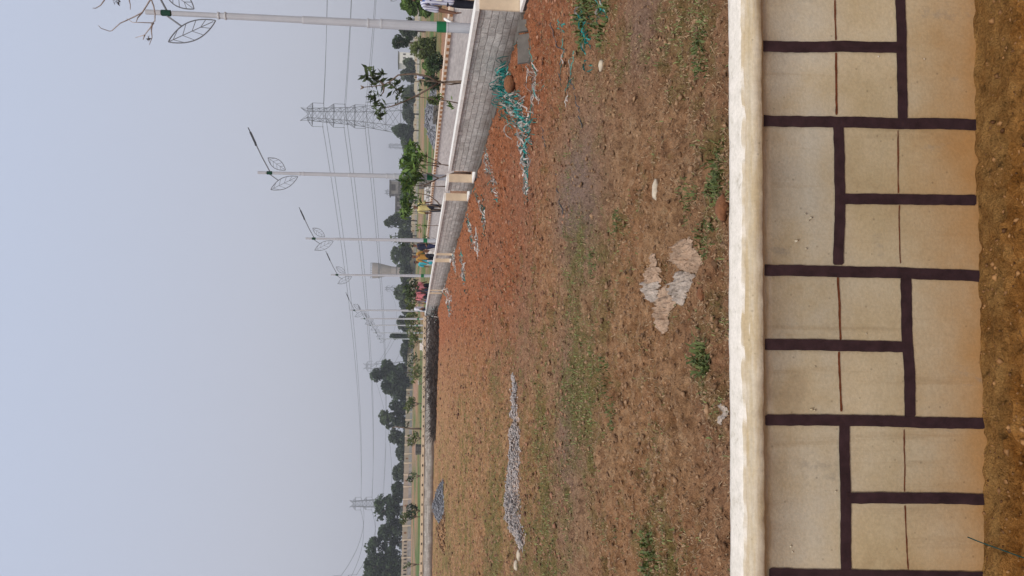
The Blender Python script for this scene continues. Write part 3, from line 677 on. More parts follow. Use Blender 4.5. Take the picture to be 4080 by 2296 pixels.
# far boundary wall, seen over the field
pts = []
for (yn, vt, vb, D) in [(2420, 1595, 1634, 158), (2296, 1598, 1637, 161), (2152, 1602, 1638, 168), (1846, 1610, 1643, 190), (1500, 1621, 1648, 226), (1200, 1628, 1655, 240), (900, 1638, 1664, 252), (600, 1645, 1668, 262), (400, 1649, 1669, 270), (120, 1652, 1671, 280), (-200, 1656, 1674, 290)]:
    p = P(yn, vb, D); q = P(yn, vt, D); pts.append((p, q.z))
root = empty('boundary_wall', (0, 240, 0), 'long cream boundary wall with round medallions along the far side of the site', 'wall')
mbw, mbp, mbd, mbg = MB(), MB(), MB(), MB()
for i in range(len(pts)-1):
    (p, zt), (q, zu) = pts[i], pts[i+1]; d = Vector((q.x-p.x, q.y-p.y, 0)); L = d.length; d.normalize(); nn = Vector((d.y, -d.x, 0))
    if nn.y > 0: nn = -nn
    m = max(1, int(L/3.6)); 
    for k in range(m):
        t0, t1 = k/m, (k+1)/m
        a = p.lerp(q, t0); b_ = p.lerp(q, t1); za = zt+(zu-zt)*t0; zb = zt+(zu-zt)*t1
        ha = (za-a.z); hb = (zb-b_.z)
        def quad(mb_, f0, f1, off):
            vs = [Vector((a.x, a.y, a.z+ha*f0))+nn*off, Vector((b_.x, b_.y, b_.z+hb*f0))+nn*off, Vector((b_.x, b_.y, b_.z+hb*f1))+nn*off, Vector((a.x, a.y, a.z+ha*f1))+nn*off]
            vs += [v-nn*(off+.2) for v in vs]
            mb_.add(vs, [(0,1,2,3),(7,6,5,4),(4,5,1,0),(5,6,2,1),(6,7,3,2),(7,4,0,3)])
        quad(mbw, .40, 1.0, .0)
        kk = random.uniform(.38, .5)
        quad(mbp, -.4, kk, .06)
        quad(mbw, .40, 1.0, .0) if False else None
        mbw.bar((a.x+nn.x*.06, a.y+nn.y*.06, a.z), (a.x+nn.x*.06, a.y+nn.y*.06, za+.06), .3, .3)
        c = a.lerp(b_, .5); zc = (c.z + (za+zb)/2)/2 + .32*(za-a.z)*.55
        if i >= 2:
            if k % 2 == 0:
                vs = [Vector((c.x, c.y, zc)) + nn*.03 + d*math.cos(t)*.32 + Vector((0, 0, 1))*math.sin(t)*.32 for t in [2*math.pi*j/12 for j in range(12)]]
                mbd.add(vs, [tuple(range(12))])
        else:
            for j in range(5):
                cc = a.lerp(b_, (j+.5)/5); mbg.box((cc.x-.18, cc.y-.1, zc-.38), (cc.x+.18, cc.y-.02, zc+.2))
mbw.build('wall_panels', MT['farwall'], root); mbp.build('plinth', MT['farplinth'], root); mbd.build('medallions', MT['terra'], root); mbg.build('grille_slots', MT['hole'], root)

# ------------------------------------------------------------------ street lamps
def leaf_frame(mb, c, ax, wd, L, Wd, r):
    """outline + midrib + side veins; ax = long axis unit, wd = width unit"""
    def pt(t, k): return c + ax*(t-.5)*L + wd*k*(Wd/2)*math.sin(math.pi*t)**.85
    for k in (1, -1): mb.tube([pt(t/14, k) for t in range(15)], r, 5)
    mb.tube([pt(.03, 0), pt(.95, 0)], r*.7, 4)
    for t in (.22, .42, .62, .8):
        for k in (1, -1):
            mb.tube([pt(t-.12*1, 0), pt(t+.04, k*.96)], r*.6, 4)
def lamp(Y, yn, label, h=None, vt=None, ytop=None, lean=(0, 0), first=None, zb=0.0):
    d = ray(yn, 1700); x = d.x/d.y*Y
    if h is None: h = P(yn-10, vt, Y).z
    root = empty('street_lamp', (x, Y, zb), label, 'street lamp', 'white street lamps with wire leaves along the path')
    if first is not None:
        for ch in first.children:
            c = ch.copy(); COL.objects.link(c); c.parent = root; c.matrix_parent_inverse = ch.matrix_parent_inverse.copy()
            for g_ in ch.children:
                d2 = g_.copy(); COL.objects.link(d2); d2.parent = c; d2.matrix_parent_inverse = g_.matrix_parent_inverse.copy()
        root.scale = (h/5.5/HL, h/5.5/HL, h/5.5/HL); root.rotation_euler = (0, lean[0], 0); return root
    def L3(dx, dz, dy=0): return Vector((x+dx - dz*.006, Y+dy, zb+dz*HL))
    sec = [(0, 1.00, .083), (1.16, 2.02, .078), (2.02, 2.22, .070), (2.22, 3.2, .062), (3.2, 4.35, .052), (4.35, 4.45, .047), (4.45, 5.12, .041), (5.28, 5.5, .040)]
    mb = MB()
    for (a, b_, r) in sec: mb.tube([L3(0, a), L3(0, b_)], [r, r*.97], 12)
    mb.build('pole', MT['steel'], root, False)
    for z_, r in ((2.02, .082), (2.22, .076), (3.2, .062), (4.35, .062), (4.45, .058), (1.0, .086)):
        mb = MB(); mb.tube([L3(0, z_-.012), L3(0, z_+.012)], r, 12); mb.build('joint_ring', MT['joint'], root)
    mb = MB(); mb.tube([L3(0, 1.012), L3(0, 1.16)], .088, 12); mb.build('green_band', MT['green'], root)
    mb = MB(); mb.tube([L3(0, 5.14), L3(0, 5.27)], .048, 12); mb.build('green_band', MT['greendark'], root)
    mb = MB(); mb.tube([L3(.04, 5.2), L3(.42, 5.40), L3(.98, 5.66)], .016, 6); mb.tube([L3(-.04, 5.2), L3(-.195, 4.985)], .014, 6); arm_o = mb.build('arm', MT['arm'], root)
    mb = MB(); a = L3(.80, 5.575); b_ = L3(1.08, 5.70)
    mb.bar(a, b_, .11, .045); mb.bar(b_, L3(1.2, 5.755), .07, .02); mb.bar(L3(.72, 5.55), a, .05, .05); mb.build('lamp_head', MT['head'], arm_o)
    ax = Vector((-.39, 0, -.66)).normalized()   # placeholder long axis of left leaf
    ax = Vector((.50, 0, -.86)).normalized(); wd = Vector((.86, 0, .50)).normalized()
    ax = Vector((math.sin(math.radians(28)), 0, -math.cos(math.radians(28)))); wd = Vector((math.cos(math.radians(28)), 0, math.sin(math.radians(28))))
    mb = MB(); leaf_frame(mb, L3(-.265, 4.83), ax, wd, .80, .29, .010); mb.build('wire_leaf', MT['arm'], root)
    ax2 = Vector((-math.sin(math.radians(34)), 0, -math.cos(math.radians(34)))); wd2 = Vector((math.cos(math.radians(34)), 0, -math.sin(math.radians(34))))
    mb = MB(); leaf_frame(mb, L3(.245, 5.03), ax2, wd2, .56, .25, .010); mb.build('wire_leaf', MT['arm'], root)
    return root
HL = P(60, 580, 12.95).z/5.5
L1 = lamp(12.95, 103, 'tallest looking white lamp post with green bands, nearest the camera', h=5.5)
lamp(21.5, 705, 'second nearest lamp post, rising behind the first wall opening', vt=1027, first=L1)
lamp(29.7, 958, 'third lamp post, behind the grey wall beside a leafless shrub', vt=1218, first=L1)
lamp(37.9, 1099, 'fourth lamp post, standing in front of the water tank', vt=1318, first=L1)
lamp(51.8, 1238, 'fifth lamp post, beside the person in a white shirt', vt=1393, first=L1)
lamp(60.0, 1271, 'sixth lamp post, just left of the white shirt person', vt=1437, first=L1)
lamp(69.0, 1297, 'seventh lamp post, third from the far end of the row', vt=1462, first=L1)
lamp(82.0, 1327, 'eighth lamp post, last but one of the row', vt=1487, first=L1)
lamp(91.0, 1351, 'ninth lamp post, last of the row beside the cypress like tree', vt=1502, first=L1)
lamp(26.5, -12, 'short lamp post at the right edge with only its wire leaf in view', h=2.55, first=L1)

# ------------------------------------------------------------------ trees
def ellip(n, c, r, shell=.35):
    d = RNG.normal(size=(n, 3)); d /= np.linalg.norm(d, axis=1)[:, None]
    rr = (RNG.uniform(shell**3, 1, n))**(1/3.)
    return np.array(c)[None] + d*rr[:, None]*np.array(r)[None]
def tree(yn, vt, vb, wpx, D, label, mat='leafdark', lobes=9, n=2600, leaf=None, trunk=True, name='tree', group='trees behind the boundary wall', gap=.0, cat='tree'):
    pb = P(yn, vb, D); pt = P(yn, vt, D); Wm = wpx/F*D; base = terrz(pb.x, D)
    base = min(base, pb.z); H = pt.z - pb.z; zc0 = pb.z
    root = empty(name, (pb.x, D, base), label, cat, group)
    lf = leaf or max(.2, D*.0021)
    C = []; cl = []
    for i in range(lobes):
        a = random.uniform(0, 6.28); h = random.uniform(.12, .88); k = (1-abs(h-.45)*1.1)
        rr = Wm*.5*k*random.uniform(.2, .75)
        c = (pb.x + rr*math.cos(a), D + rr*math.sin(a)*.8, zc0 + H*h)
        r = Wm*random.uniform(.16, .30); rz = min(r*random.uniform(.7, 1.0), H*.3)
        m = int(n/lobes); pts_ = ellip(m, c, (r, r, rz), .55); C.append(pts_)
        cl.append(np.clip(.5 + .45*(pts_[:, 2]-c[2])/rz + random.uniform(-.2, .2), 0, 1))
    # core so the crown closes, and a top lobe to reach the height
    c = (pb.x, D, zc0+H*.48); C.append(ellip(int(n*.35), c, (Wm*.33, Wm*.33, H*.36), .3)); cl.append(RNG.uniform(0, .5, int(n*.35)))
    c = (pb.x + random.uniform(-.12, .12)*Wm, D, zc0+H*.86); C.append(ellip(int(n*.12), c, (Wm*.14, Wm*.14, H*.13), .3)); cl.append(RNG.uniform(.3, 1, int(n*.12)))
    C = np.concatenate(C); cl = np.concatenate(cl)
    gap = gap or .10
    if gap:
        q = perlin(C[:, 0]/(Wm*.16), C[:, 2]/(Wm*.13), int(yn)) ; k = q < (.52-gap*1.5); C = C[k]; cl = cl[k]
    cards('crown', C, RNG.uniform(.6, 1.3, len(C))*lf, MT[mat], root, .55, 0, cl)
    if trunk:
        mb = MB(); tr = max(.12, Wm*.035)
        mb.tube([(pb.x, D, base-.3), (pb.x+.1*tr, D, zc0+H*.2), (pb.x-.4*tr, D, zc0+H*.55), (pb.x, D, zc0+H*.75)], [tr, tr*.8, tr*.5, tr*.2], 7)
        for j in range(5):
            a = random.uniform(0, 6.28); h0 = random.uniform(.25, .5)
            mb.tube([(pb.x, D, zc0+H*h0), (pb.x+Wm*.14*math.cos(a), D+Wm*.14*math.sin(a), zc0+H*(h0+.15)), (pb.x+Wm*.28*math.cos(a), D+Wm*.28*math.sin(a), zc0+H*(h0+.28))], [tr*.5, tr*.3, tr*.1], 5)
        mb.build('trunk', MT['bark'], root, True)
    return root
T = tree
T(2265, 1448, 1605, 210, 185, 'big dark tree at the far left edge behind the grille wall', lobes=12, n=4200, gap=.12)
T(2160, 1465, 1606, 120, 190, 'dark tree with bright gaps next to the leftmost tree', lobes=9, n=2600, gap=.2)
T(2095, 1540, 1608, 90, 195, 'low rounded dark tree right of the gappy tree', n=1800)
T(2020, 1490, 1610, 120, 195, 'dark knobbly tree standing under the left pylon', lobes=10, n=2800, gap=.22)
T(1950, 1560, 1612, 90, 205, 'lower dark crown right of the tree under the left pylon', n=1600)
T(1880, 1570, 1614, 100, 205, 'low grey green crown in the left hedge line', 'leafblue', n=1600)
T(1800, 1578, 1616, 110, 212, 'low grey green crown left of a thin palm like tree', 'leafblue', n=1600)
T(1745, 1548, 1617, 80, 212, 'mid height grey crown with pointed top in the left tree line', 'leafblue', n=1600)
T(1672, 1512, 1618, 95, 215, 'tall loose tree with pale flowers at its top', 'leafmid', lobes=10, n=2600, gap=.25)
T(1625, 1560, 1620, 80, 218, 'rounded dark tree right of the loose pale topped tree', n=1500)
T(1560, 1548, 1621, 95, 222, 'wide dark slope of foliage left of the twin crowned tree', n=2200)
T(1530, 1520, 1622, 110, 222, 'middle shoulder of the big dark tree group left of the lamps', n=3000)
T(1485, 1474, 1622, 95, 220, 'tallest dark tree of the group left of the lamps with round top', lobes=12, n=3600, gap=.08)
T(1395, 1600, 1626, 130, 232, 'thin low hedge crown between the dark group and the lamps', 'leafblue', n=1500)
T(1338, 1553, 1628, 32, 226, 'narrow upright cypress like tree behind the last lamps', 'leafdark', lobes=8, n=1700)
T(1290, 1588, 1630, 90, 235, 'low hazy crown behind the sixth and seventh lamps', 'leafblue', n=1500)
T(1225, 1595, 1632, 90, 235, 'low rounded crown behind the fifth lamp', 'leafblue', n=1500)
T(1165, 1572, 1634, 75, 235, 'dark round crown right of the fifth lamp', 'leafmid', n=1800)
T(1090, 1598, 1636, 120, 245, 'low crown in front of the water tank base', 'leafblue', n=1800)
T(1010, 1563, 1637, 100, 240, 'bushy grey green tree right of the water tank', 'leafmid', lobes=10, n=2600, gap=.12)
T(940, 1592, 1638, 80, 245, 'low crown behind the third lamp post', 'leafblue', n=1500)
T(880, 1530, 1640, 85, 240, 'tree with a pointed leaning top left of the concrete building', 'leafmid', lobes=9, n=2400, gap=.2)
T(800, 1600, 1642, 110, 248, 'low crown in front of the concrete frame building', 'leafblue', n=1500)
T(715, 1598, 1644, 90, 250, 'low hedge crown behind the second lamp post', 'leafblue', n=1500)
T(640, 1600, 1645, 110, 250, 'low wide crown left of the small far pylon', 'leafblue', n=1800)
T(570, 1602, 1646, 100, 252, 'rounded grey crown in front of the small far pylon', 'leafmid', n=1700)
T(520, 1560, 1647, 70, 250, 'dark tufted crown at the foot of the big pylon', 'leafdark', n=2000)
T(455, 1606, 1648, 90, 252, 'low crown in front of the big pylon', 'leafblue', n=1500)
T(385, 1605, 1649, 90, 252, 'low dark crown right of the big pylon behind the thin sapling', 'leafmid', n=1500)
T(300, 1600, 1650, 80, 250, 'grey green crown right of the big pylon', 'leafblue', n=1600)
T(255, 1607, 1650, 50, 240, 'small crown below the pale building', 'leafmid', n=1200)
T(172, 1562, 1640, 58, 90, 'dark egg shaped bush left of the nearest lamp post', 'leafdark', n=2200, group='trees and bushes at the right', leaf=.11)
T(195, 1640, 1760, 120, 60, 'wide dark olive bush between the nearest lamp post and the sapling', 'leafolive', lobes=12, n=3600, group='trees and bushes at the right', leaf=.10)
T(265, 1680, 1740, 110, 62, 'low yellow green shrub left of the dark olive bush', 'leafbright', n=1800, group='trees and bushes at the right', leaf=.10)
T(125, 1600, 1655, 90, 120, 'far grey crown directly behind the nearest lamp post', 'leafblue', n=1600, group='trees and bushes at the right')
T(30, 1592, 1735, 110, 48, 'bright green leafy tree behind the student at the right edge', 'leafbright', lobes=12, n=5200, group='trees and bushes at the right', leaf=.085)
T(-60, 1590, 1740, 120, 52, 'green tree mostly beyond the right edge', 'leafmid', lobes=10, n=3000, group='trees and bushes at the right', leaf=.10)
T(330, 1690, 1762, 90, 40, 'dark twiggy shrub behind the dotted wall left of the tall bare sapling', 'leafdark', n=700, group='trees and bushes at the right', leaf=.07, gap=.2)
T(400, 1700, 1765, 60, 42, 'small dry shrub beside the dark grey gravel heap', 'leafolive', n=500, group='trees and bushes at the right', leaf=.07, gap=.2)
T(255, 1705, 1772, 80, 38, 'dark low shrub in brown soil behind the dotted wall', 'leafdark', n=700, group='trees and bushes at the right', leaf=.07, gap=.15)
T(1010, 1672, 1722, 60, 50, 'pale olive shrub behind the mustard shirt', 'leafolive', n=600, group='trees and bushes at the right', leaf=.08, gap=.2)
# continuous far wood that closes the gaps behind the single trees
C = []
for yn in np.arange(-300, 2600, 16):
    D = 330; p = P(yn, 1655 - .0*yn, D); h = 3.4 + 1.6*float(perlin(yn/90., 3.3, 88)) + random.uniform(-.6, .6)
    hz = P(yn, 1641+.015*(1148-yn), D).z
    C.append(ellip(150, (p.x, D+random.uniform(-6, 6), hz-.6+h*.25), (1.6, 2.5, h*.75), .2))
C = np.concatenate(C); o = cards('far_wood', C, RNG.uniform(.4, .9, len(C)), MT['leafblue'], None, .6); tag(o, kind='stuff')

def sapling(name, paths, clusters, label, cat='sapling', group='young trees along the path', rad=.028, leafsize=.16, mat='leafbright', bark='bark', base=None):
    """paths: lists of 3D points (first is the trunk, from the ground up); clusters: (centre, radius, count)"""
    root = empty(name, base or paths[0][0], label, cat, group)
    mb = MB()
    for i, p in enumerate(paths):
        r0 = rad if i == 0 else rad*.62; m = len(p)
        mb.tube(p, [r0*(1-.65*k/(m-1)) for k in range(m)], 7)
    mb.build('trunk', MT[bark], root, True)
    if clusters:
        C = np.concatenate([ellip(n, c, (r, r, r*.8), .2) for (c, r, n) in clusters])
        cards('leaves', C, RNG.uniform(.6, 1.2, len(C))*leafsize, MT[mat], root, .30)
    return root
def ZP(reg, pts, D):   # list of zoom readings -> points at depth D with slight depth jitter
    out_ = []
    for (a, b_) in pts:
        yy, vv = Z(reg, a, b_); out_.append(P(yy, vv, D + random.uniform(-.12, .12)))
    return out_
def ground_at(reg, pt, D):
    yy, vv = Z(reg, *pt); p = P(yy, vv, D); p.z = 0; return p
D = 15.1; g0 = ground_at(1, (1500, 1048), D)
sapling('sapling', [[g0]+ZP(1, [(1460, 1050), (1300, 1052), (1200, 1055), (1125, 1062)], D),
    ZP(1, [(1125, 1062), (990, 985), (820, 950), (700, 955), (600, 965), (500, 1045), (420, 1090), (290, 1108), (150, 1122)], D),
    ZP(1, [(420, 1100), (415, 1150), (410, 1185), (365, 1238)], D), ZP(1, [(480, 1060), (560, 1130), (640, 1185)], D), ZP(1, [(420, 1090), (340, 1030), (230, 970)], D),
    ZP(1, [(1125, 1062), (980, 1150), (820, 1240), (640, 1320), (500, 1370), (430, 1382)], D), ZP(1, [(150, 1122), (120, 1100)], D), ZP(1, [(150, 1122), (118, 1145)], D),
    ZP(1, [(1180, 1060), (1010, 1040), (820, 1045)], D), ZP(1, [(1400, 1062), (1280, 1085), (1180, 1075)], D)],
    [(ZP(1, [(300, 1265)], D)[0], .17, 26), (ZP(1, [(350, 1410)], D)[0], .20, 30), (ZP(1, [(230, 970)], D)[0], .20, 34), (ZP(1, [(330, 1020)], D)[0], .22, 30), (ZP(1, [(540, 1130)], D)[0], .20, 16),
     (ZP(1, [(640, 1240)], D)[0], .22, 20), (ZP(1, [(900, 1090)], D)[0], .16, 6)],
    'tall bare branched sapling with few leaf tufts, beside the nearest lamp post', rad=.034, leafsize=.10, mat='leafmid')
D = 16.7; g0 = ground_at(1, (1420, 1335), D)
sapling('sapling', [[g0]+ZP(1, [(1400, 1332), (1250, 1300), (1060, 1275), (900, 1250), (800, 1232)], D)], [(ZP(1, [(1280, 1330)], D)[0], .12, 10), (ZP(1, [(1120, 1270)], D)[0], .12, 8)],
    'thin leaning sapling left of the tall bare one', rad=.016, leafsize=.08)
D = 20.6; g0 = ground_at(2, (1330, 845), D)
sapling('sapling', [[g0]+ZP(2, [(1260, 840), (1150, 822)], D), ZP(2, [(1150, 822), (1110, 790), (980, 725), (830, 660)], D), ZP(2, [(1150, 822), (980, 800), (880, 760)], D), ZP(2, [(1120, 850), (1000, 830), (830, 850)], D)],
    [(ZP(2, [(770, 640)], D)[0], .26, 46), (ZP(2, [(880, 750)], D)[0], .24, 40), (ZP(2, [(740, 850)], D)[0], .34, 70)], 'forked sapling with star shaped leaf tufts right of the second lamp post', rad=.03, leafsize=.15)
D = 21.2; g0 = ground_at(2, (1400, 930), D)
sapling('sapling', [[g0]+ZP(2, [(1330, 930), (1180, 980), (1120, 1000)], D), ZP(2, [(1120, 1000), (1000, 950), (860, 895)], D), ZP(2, [(1120, 1000), (960, 1080), (830, 1100), (790, 1060)], D)],
    [(ZP(2, [(800, 910)], D)[0], .30, 60), (ZP(2, [(740, 1030)], D)[0], .30, 60), (ZP(2, [(870, 1000)], D)[0], .14, 10)], 'curved sapling in front of the second lamp post', rad=.03, leafsize=.15)
D = 24.0; g0 = ground_at(2, (1300, 1380), D)
sapling('sapling', [[g0]+ZP(2, [(1170, 1385), (1100, 1300), (1000, 1220), (830, 1190)], D), ZP(2, [(1170, 1385), (1040, 1350), (850, 1340)], D), ZP(2, [(1180, 1400), (1060, 1410), (790, 1430)], D), ZP(2, [(1230, 1106), (1100, 1106), (820, 1100)], D)],
    [(ZP(2, [(730, 1100)], D)[0], 0.20, 60), (ZP(2, [(720, 1200)], D)[0], 0.281, 103), (ZP(2, [(700, 1320)], D)[0], 0.20, 60), (ZP(2, [(700, 1420)], D)[0], 0.252, 92), (ZP(2, [(840, 1280)], D)[0], .22, 24)],
    'leafy multi stemmed young tree in front of the concrete building', 'young tree', rad=.03, leafsize=.105)
D = 28.5; g0 = ground_at(3, (1250, 320), D)
sapling('sapling', [[g0]+ZP(3, [(1140, 322), (980, 320), (760, 308)], D)], [(ZP(3, [(860, 350)], D)[0], .16, 16), (ZP(3, [(930, 330)], D)[0], .12, 8)], 'straight thin pole like sapling in front of the green plot', rad=.018, leafsize=.09)
D = 31.0; g0 = ground_at(3, (1200, 545), D)
sapling('sapling', [[g0]+ZP(3, [(1100, 545), (1000, 510), (850, 480), (700, 485)], D), ZP(3, [(1100, 545), (1060, 480), (1010, 465)], D), ZP(3, [(1100, 545), (950, 550), (760, 540), (600, 520)], D)],
    [(ZP(3, [(550, 470)], D)[0], .22, 26), (ZP(3, [(960, 500)], D)[0], .20, 22), (ZP(3, [(640, 530)], D)[0], .26, 24), (ZP(3, [(760, 530)], D)[0], .18, 14)], 'wispy sapling tangled around the third lamp post', rad=.022, leafsize=.10, mat='leafmid')
D = 41; g0 = ground_at(3, (1150, 1180), D)
sapling('sapling', [[g0]+ZP(3, [(1020, 1180), (900, 1150), (800, 1120)], D), ZP(3, [(900, 1150), (820, 1160), (740, 1160)], D)], [(ZP(3, [(780, 1090)], D)[0], .42, 60), (ZP(3, [(740, 1165)], D)[0], .40, 60), (ZP(3, [(780, 1230)], D)[0], .34, 40)],
    'sapling between the two people in pink shirts', rad=.03, leafsize=.16, mat='leafmid')
D = 45; g0 = ground_at(3, (1100, 1300), D)
sapling('sapling', [[g0]+ZP(3, [(960, 1300), (850, 1290), (760, 1290)], D)], [(ZP(3, [(770, 1280)], D)[0], .45, 40), (ZP(3, [(760, 1370)], D)[0], .35, 30)], 'small olive sapling right of the white shirt person', rad=.03, leafsize=.16, mat='leafolive')
for (r_, zx, zy, Dd, rr, nn_, lab, mt) in [(4, 1090, 230, 66, .95, 150, 'olive sapling between the fifth and sixth lamp posts', 'leafolive'), (4, 1120, 400, 72, 1.15, 190, 'brightest leafy sapling below the eighth lamp post', 'leafolive'),
        (4, 1110, 530, 74, .8, 110, 'round sapling beside the last lamp post', 'leafolive'), (4, 1095, 760, 70, .8, 60, 'sparse sapling left of the lamp row', 'leafmid'), (4, 1140, 930, 68, 1.0, 150, 'leafy sapling below the tallest dark tree', 'leafolive'),
        (4, 1065, 1325, 66, .75, 110, 'small green sapling in front of the cream wall left of the dark trees', 'leafolive'), (5, 1110, 480, 64, .75, 110, 'round green sapling in front of the cream wall medallion', 'leafolive'),
        (5, 1090, 965, 62, .5, 40, 'dark drooping sapling by the green verge', 'leafdark'), (6, 1090, 620, 60, .75, 130, 'dark green sapling near the dotted wall under the left pylon', 'leafdark'), (6, 1000, 700, 60, .6, 60, 'pale leafed sapling beside the dark one', 'leafolive'),
        (6, 1030, 1310, 60, .3, 20, 'tiny sapling in front of the grille wall', 'leafolive')]:
    yy, vv = Z(r_, zx, zy); c = P(yy, vv, Dd); g0 = Vector((c.x, Dd, 0))
    s2 = S*3140/Dd/3140*1.0
    sapling('sapling', [[g0, Vector((c.x+.05, Dd, c.z*.5)), c], [Vector((c.x+.05, Dd, c.z*.5)), c+Vector((rr*.5, .2, .1))], [Vector((c.x+.05, Dd, c.z*.5)), c+Vector((-rr*.5, -.2, .0))]],
            [(c, rr*.75, nn_//2), (c+Vector((rr*.45, 0, -.2)), rr*.5, nn_//4), (c+Vector((-rr*.4, 0, .15)), rr*.5, nn_//4)], lab, group='young trees behind the cross wall', rad=.05, leafsize=.2, mat=mt)
yy, vv = Z(5, 1090, 350); c = P(yy, vv, 66)
sapling('sapling', [[Vector((c.x, 66, 0)), c, P(*Z(5, 1000, 335), 66), P(*Z(5, 880, 325), 66), P(*Z(5, 850, 340), 66)]], [(P(*Z(5, 1030, 300), 66), .35, 20)], 'dark bare curved trunk before the cream wall', 'bare tree', 'young trees behind the cross wall', .09, .15, 'leafdark')
# bare frangipani branches reaching in from beyond the right edge
D = 10.2
def Q(a, b_): return P(S*b_, 300 + S*a, D + random.uniform(-.1, .1))
trunkx = P(-220, 1500, D)
paths = [[Vector((trunkx.x, D, 0)), Vector((trunkx.x, D, 1.6)), Q(1000, -420), Q(960, -100), Q(960, 0)],
    [Q(960, 0), Q(905, 90), Q(860, 160), Q(760, 215), Q(660, 262), Q(575, 300), Q(470, 395), Q(440, 402), Q(330, 365), Q(298, 330)],
    [Q(975, 0), Q(1005, 80), Q(1022, 180), Q(1020, 270), Q(990, 295), Q(850, 290), Q(735, 288), Q(660, 240)],
    [Q(1005, 295), Q(960, 360), Q(890, 450), Q(770, 485)], [Q(985, 300), Q(975, 400), Q(985, 480), Q(950, 575)], [Q(860, 160), Q(800, 230), Q(780, 290)], [Q(890, 450), Q(868, 512)],
    [Q(700, -120), Q(690, 0), Q(705, 60), Q(705, 122)], [Q(420, -120), Q(375, 0), Q(325, 70), Q(260, 108), Q(225, 105)], [Q(1000, -420), Q(700, -120)], [Q(1000, -420), Q(600, -250), Q(420, -120)]]
o = sapling('frangipani_tree', paths, [(Q(935, 497), .022, 6), (Q(520, 10), .05, 10), (Q(545, 15), .04, 6)], 'bare knobbly frangipani branches reaching in above the nearest lamp post', 'tree', 'tree beyond the right edge', .016, .04, 'twig', 'barkg')

# ------------------------------------------------------------------ pylons and conductors
def pylon(yn, vt, D, label, thick=1.0, simple_=False):
    hz = P(yn, vt, D); x = hz.x; base = terrz(x, D); Hh = hz.z - base; k = Hh/46.9
    ang = math.atan2(234, 285)      # line direction turned from +Y to -X
    cx, sx_ = math.cos(.12), math.sin(.12)
    root = empty('pylon', (x, D, base), label, 'pylon', 'lattice pylons of the power line')
    def W3(a, b_, z): return Vector((x + (a*cx - b_*sx_)*k, D + (a*sx_ + b_*cx)*k, base + z*k))
    def hw(z): return (5.8 + (2.8-5.8)*min(z, 25)/25) if z < 25 else 2.8 + (1.9-2.8)*(z-25)/19
    t = .125*k*thick*max(1, D/420)
    lev = [0, 7, 13, 18, 22, 25.4, 28.3, 31, 33.8, 36.6, 39.4, 42.2, 44]
    if simple_: lev = [0, 13, 25.4, 33.8, 42.2, 44]
    mb = MB()
    for i in range(len(lev)-1):
        a, b_ = lev[i], lev[i+1]; ha, hb = hw(a), hw(b_)
        ca = [(-ha, -ha), (ha, -ha), (ha, ha), (-ha, ha)]; cb = [(-hb, -hb), (hb, -hb), (hb, hb), (-hb, hb)]
        for j in range(4):
            j2 = (j+1) % 4
            mb.bar(W3(*ca[j], a), W3(*cb[j], b_), t*1.5)
            mb.bar(W3(*ca[j], a), W3(*cb[j2], b_), t*.8); mb.bar(W3(*ca[j2], a), W3(*cb[j], b_), t*.8)
            mb.bar(W3(*cb[j], b_), W3(*cb[j2], b_), t*.8)
    mb.build('mast', MT['lattice'], root)
    tips = []
    for z in (25.4, 33.8, 42.2):
        mb = MB(); h = hw(z)
        for sg in (-1, 1):
            tip = W3(sg*4.9, 0, z)
            for b_ in (-h, h):
                mb.bar(W3(sg*h, b_, z), tip, t*1.2); mb.bar(W3(sg*hw(z+2.2), b_*.9, z+2.2), tip, t)
                mb.bar(W3(sg*(h+1.1), b_*.6, z), W3(sg*(h+.8), b_*.6, z+1.4), t*.7)
            tips.append([sg, z, tip])
        mb.bar(W3(-4.9, 0, z), W3(4.9, 0, z), t*1.1)
        ca_ = mb.build('cross_arm', MT['lattice'], root)
        for t_ in tips[-2:]: t_.append(ca_)
    mb = MB()
    for sg in (-1, 1):
        for b_ in (-1, 1): mb.bar(W3(sg*.3, b_*1.4, 43.6), W3(sg*2.7, 0, 46.9), t); mb.bar(W3(sg*1.9, b_*1.6, 44), W3(sg*2.7, 0, 46.9), t*.9)
    mb.build('peak_horns', MT['lattice'], root)
    ends = {}
    for (sg, z, tip, ca_) in tips:
        e = tip - Vector((0, 0, 4.2*k)); mb = MB(); mb.tube([tip, e], t*.7, 6); mb.tube([e, e-Vector((0, 0, .25*k))], t*1.5, 6)
        mb.build('insulator', MT['lattice'], ca_); ends[(sg, z)] = e
    for sg in (-1, 1): ends[(sg, 46.9)] = W3(sg*2.7, 0, 46.9)
    return ends
pa = pylon(455, 1197, 313, 'largest lattice pylon, on the right behind the trees')
pc = pylon(2008, 1392, 598, 'pylon at the left above the knobbly dark tree')
pd = pylon(1460, 1447, 745, 'distant pylon behind the tallest dark tree', simple_=True)
pe = pylon(1150, 1532, 1260, 'faint far pylon just left of the water tank', simple_=True)
pf = pylon(582, 1545, 1290, 'tiny far pylon right of the second lamp post', simple_=True)
pg = pylon(766, 1532, 1180, 'faint far pylon behind the concrete building', simple_=True)
ph = pylon(2330, 1296, 525, 'pylon just beyond the left edge with only arm tips in view')
pb_ = {k: v + Vector((234, -285, 0)) for k, v in pa.items()}
def span(a, b_, sag, label, r):
    p = a; q = b_; n = 28
    pts_ = [p.lerp(q, t/n) - Vector((0, 0, sag*4*(t/n)*(1-t/n))) for t in range(n+1)]
    mb = MB(); mb.tube(pts_, r, 4); tag(mb.build('power_cable', MT['wire'], None), label, 'cable', 'conductors of the power line')
nm = {25.4: 'lowest', 33.8: 'middle', 42.2: 'top', 46.9: 'earth'}
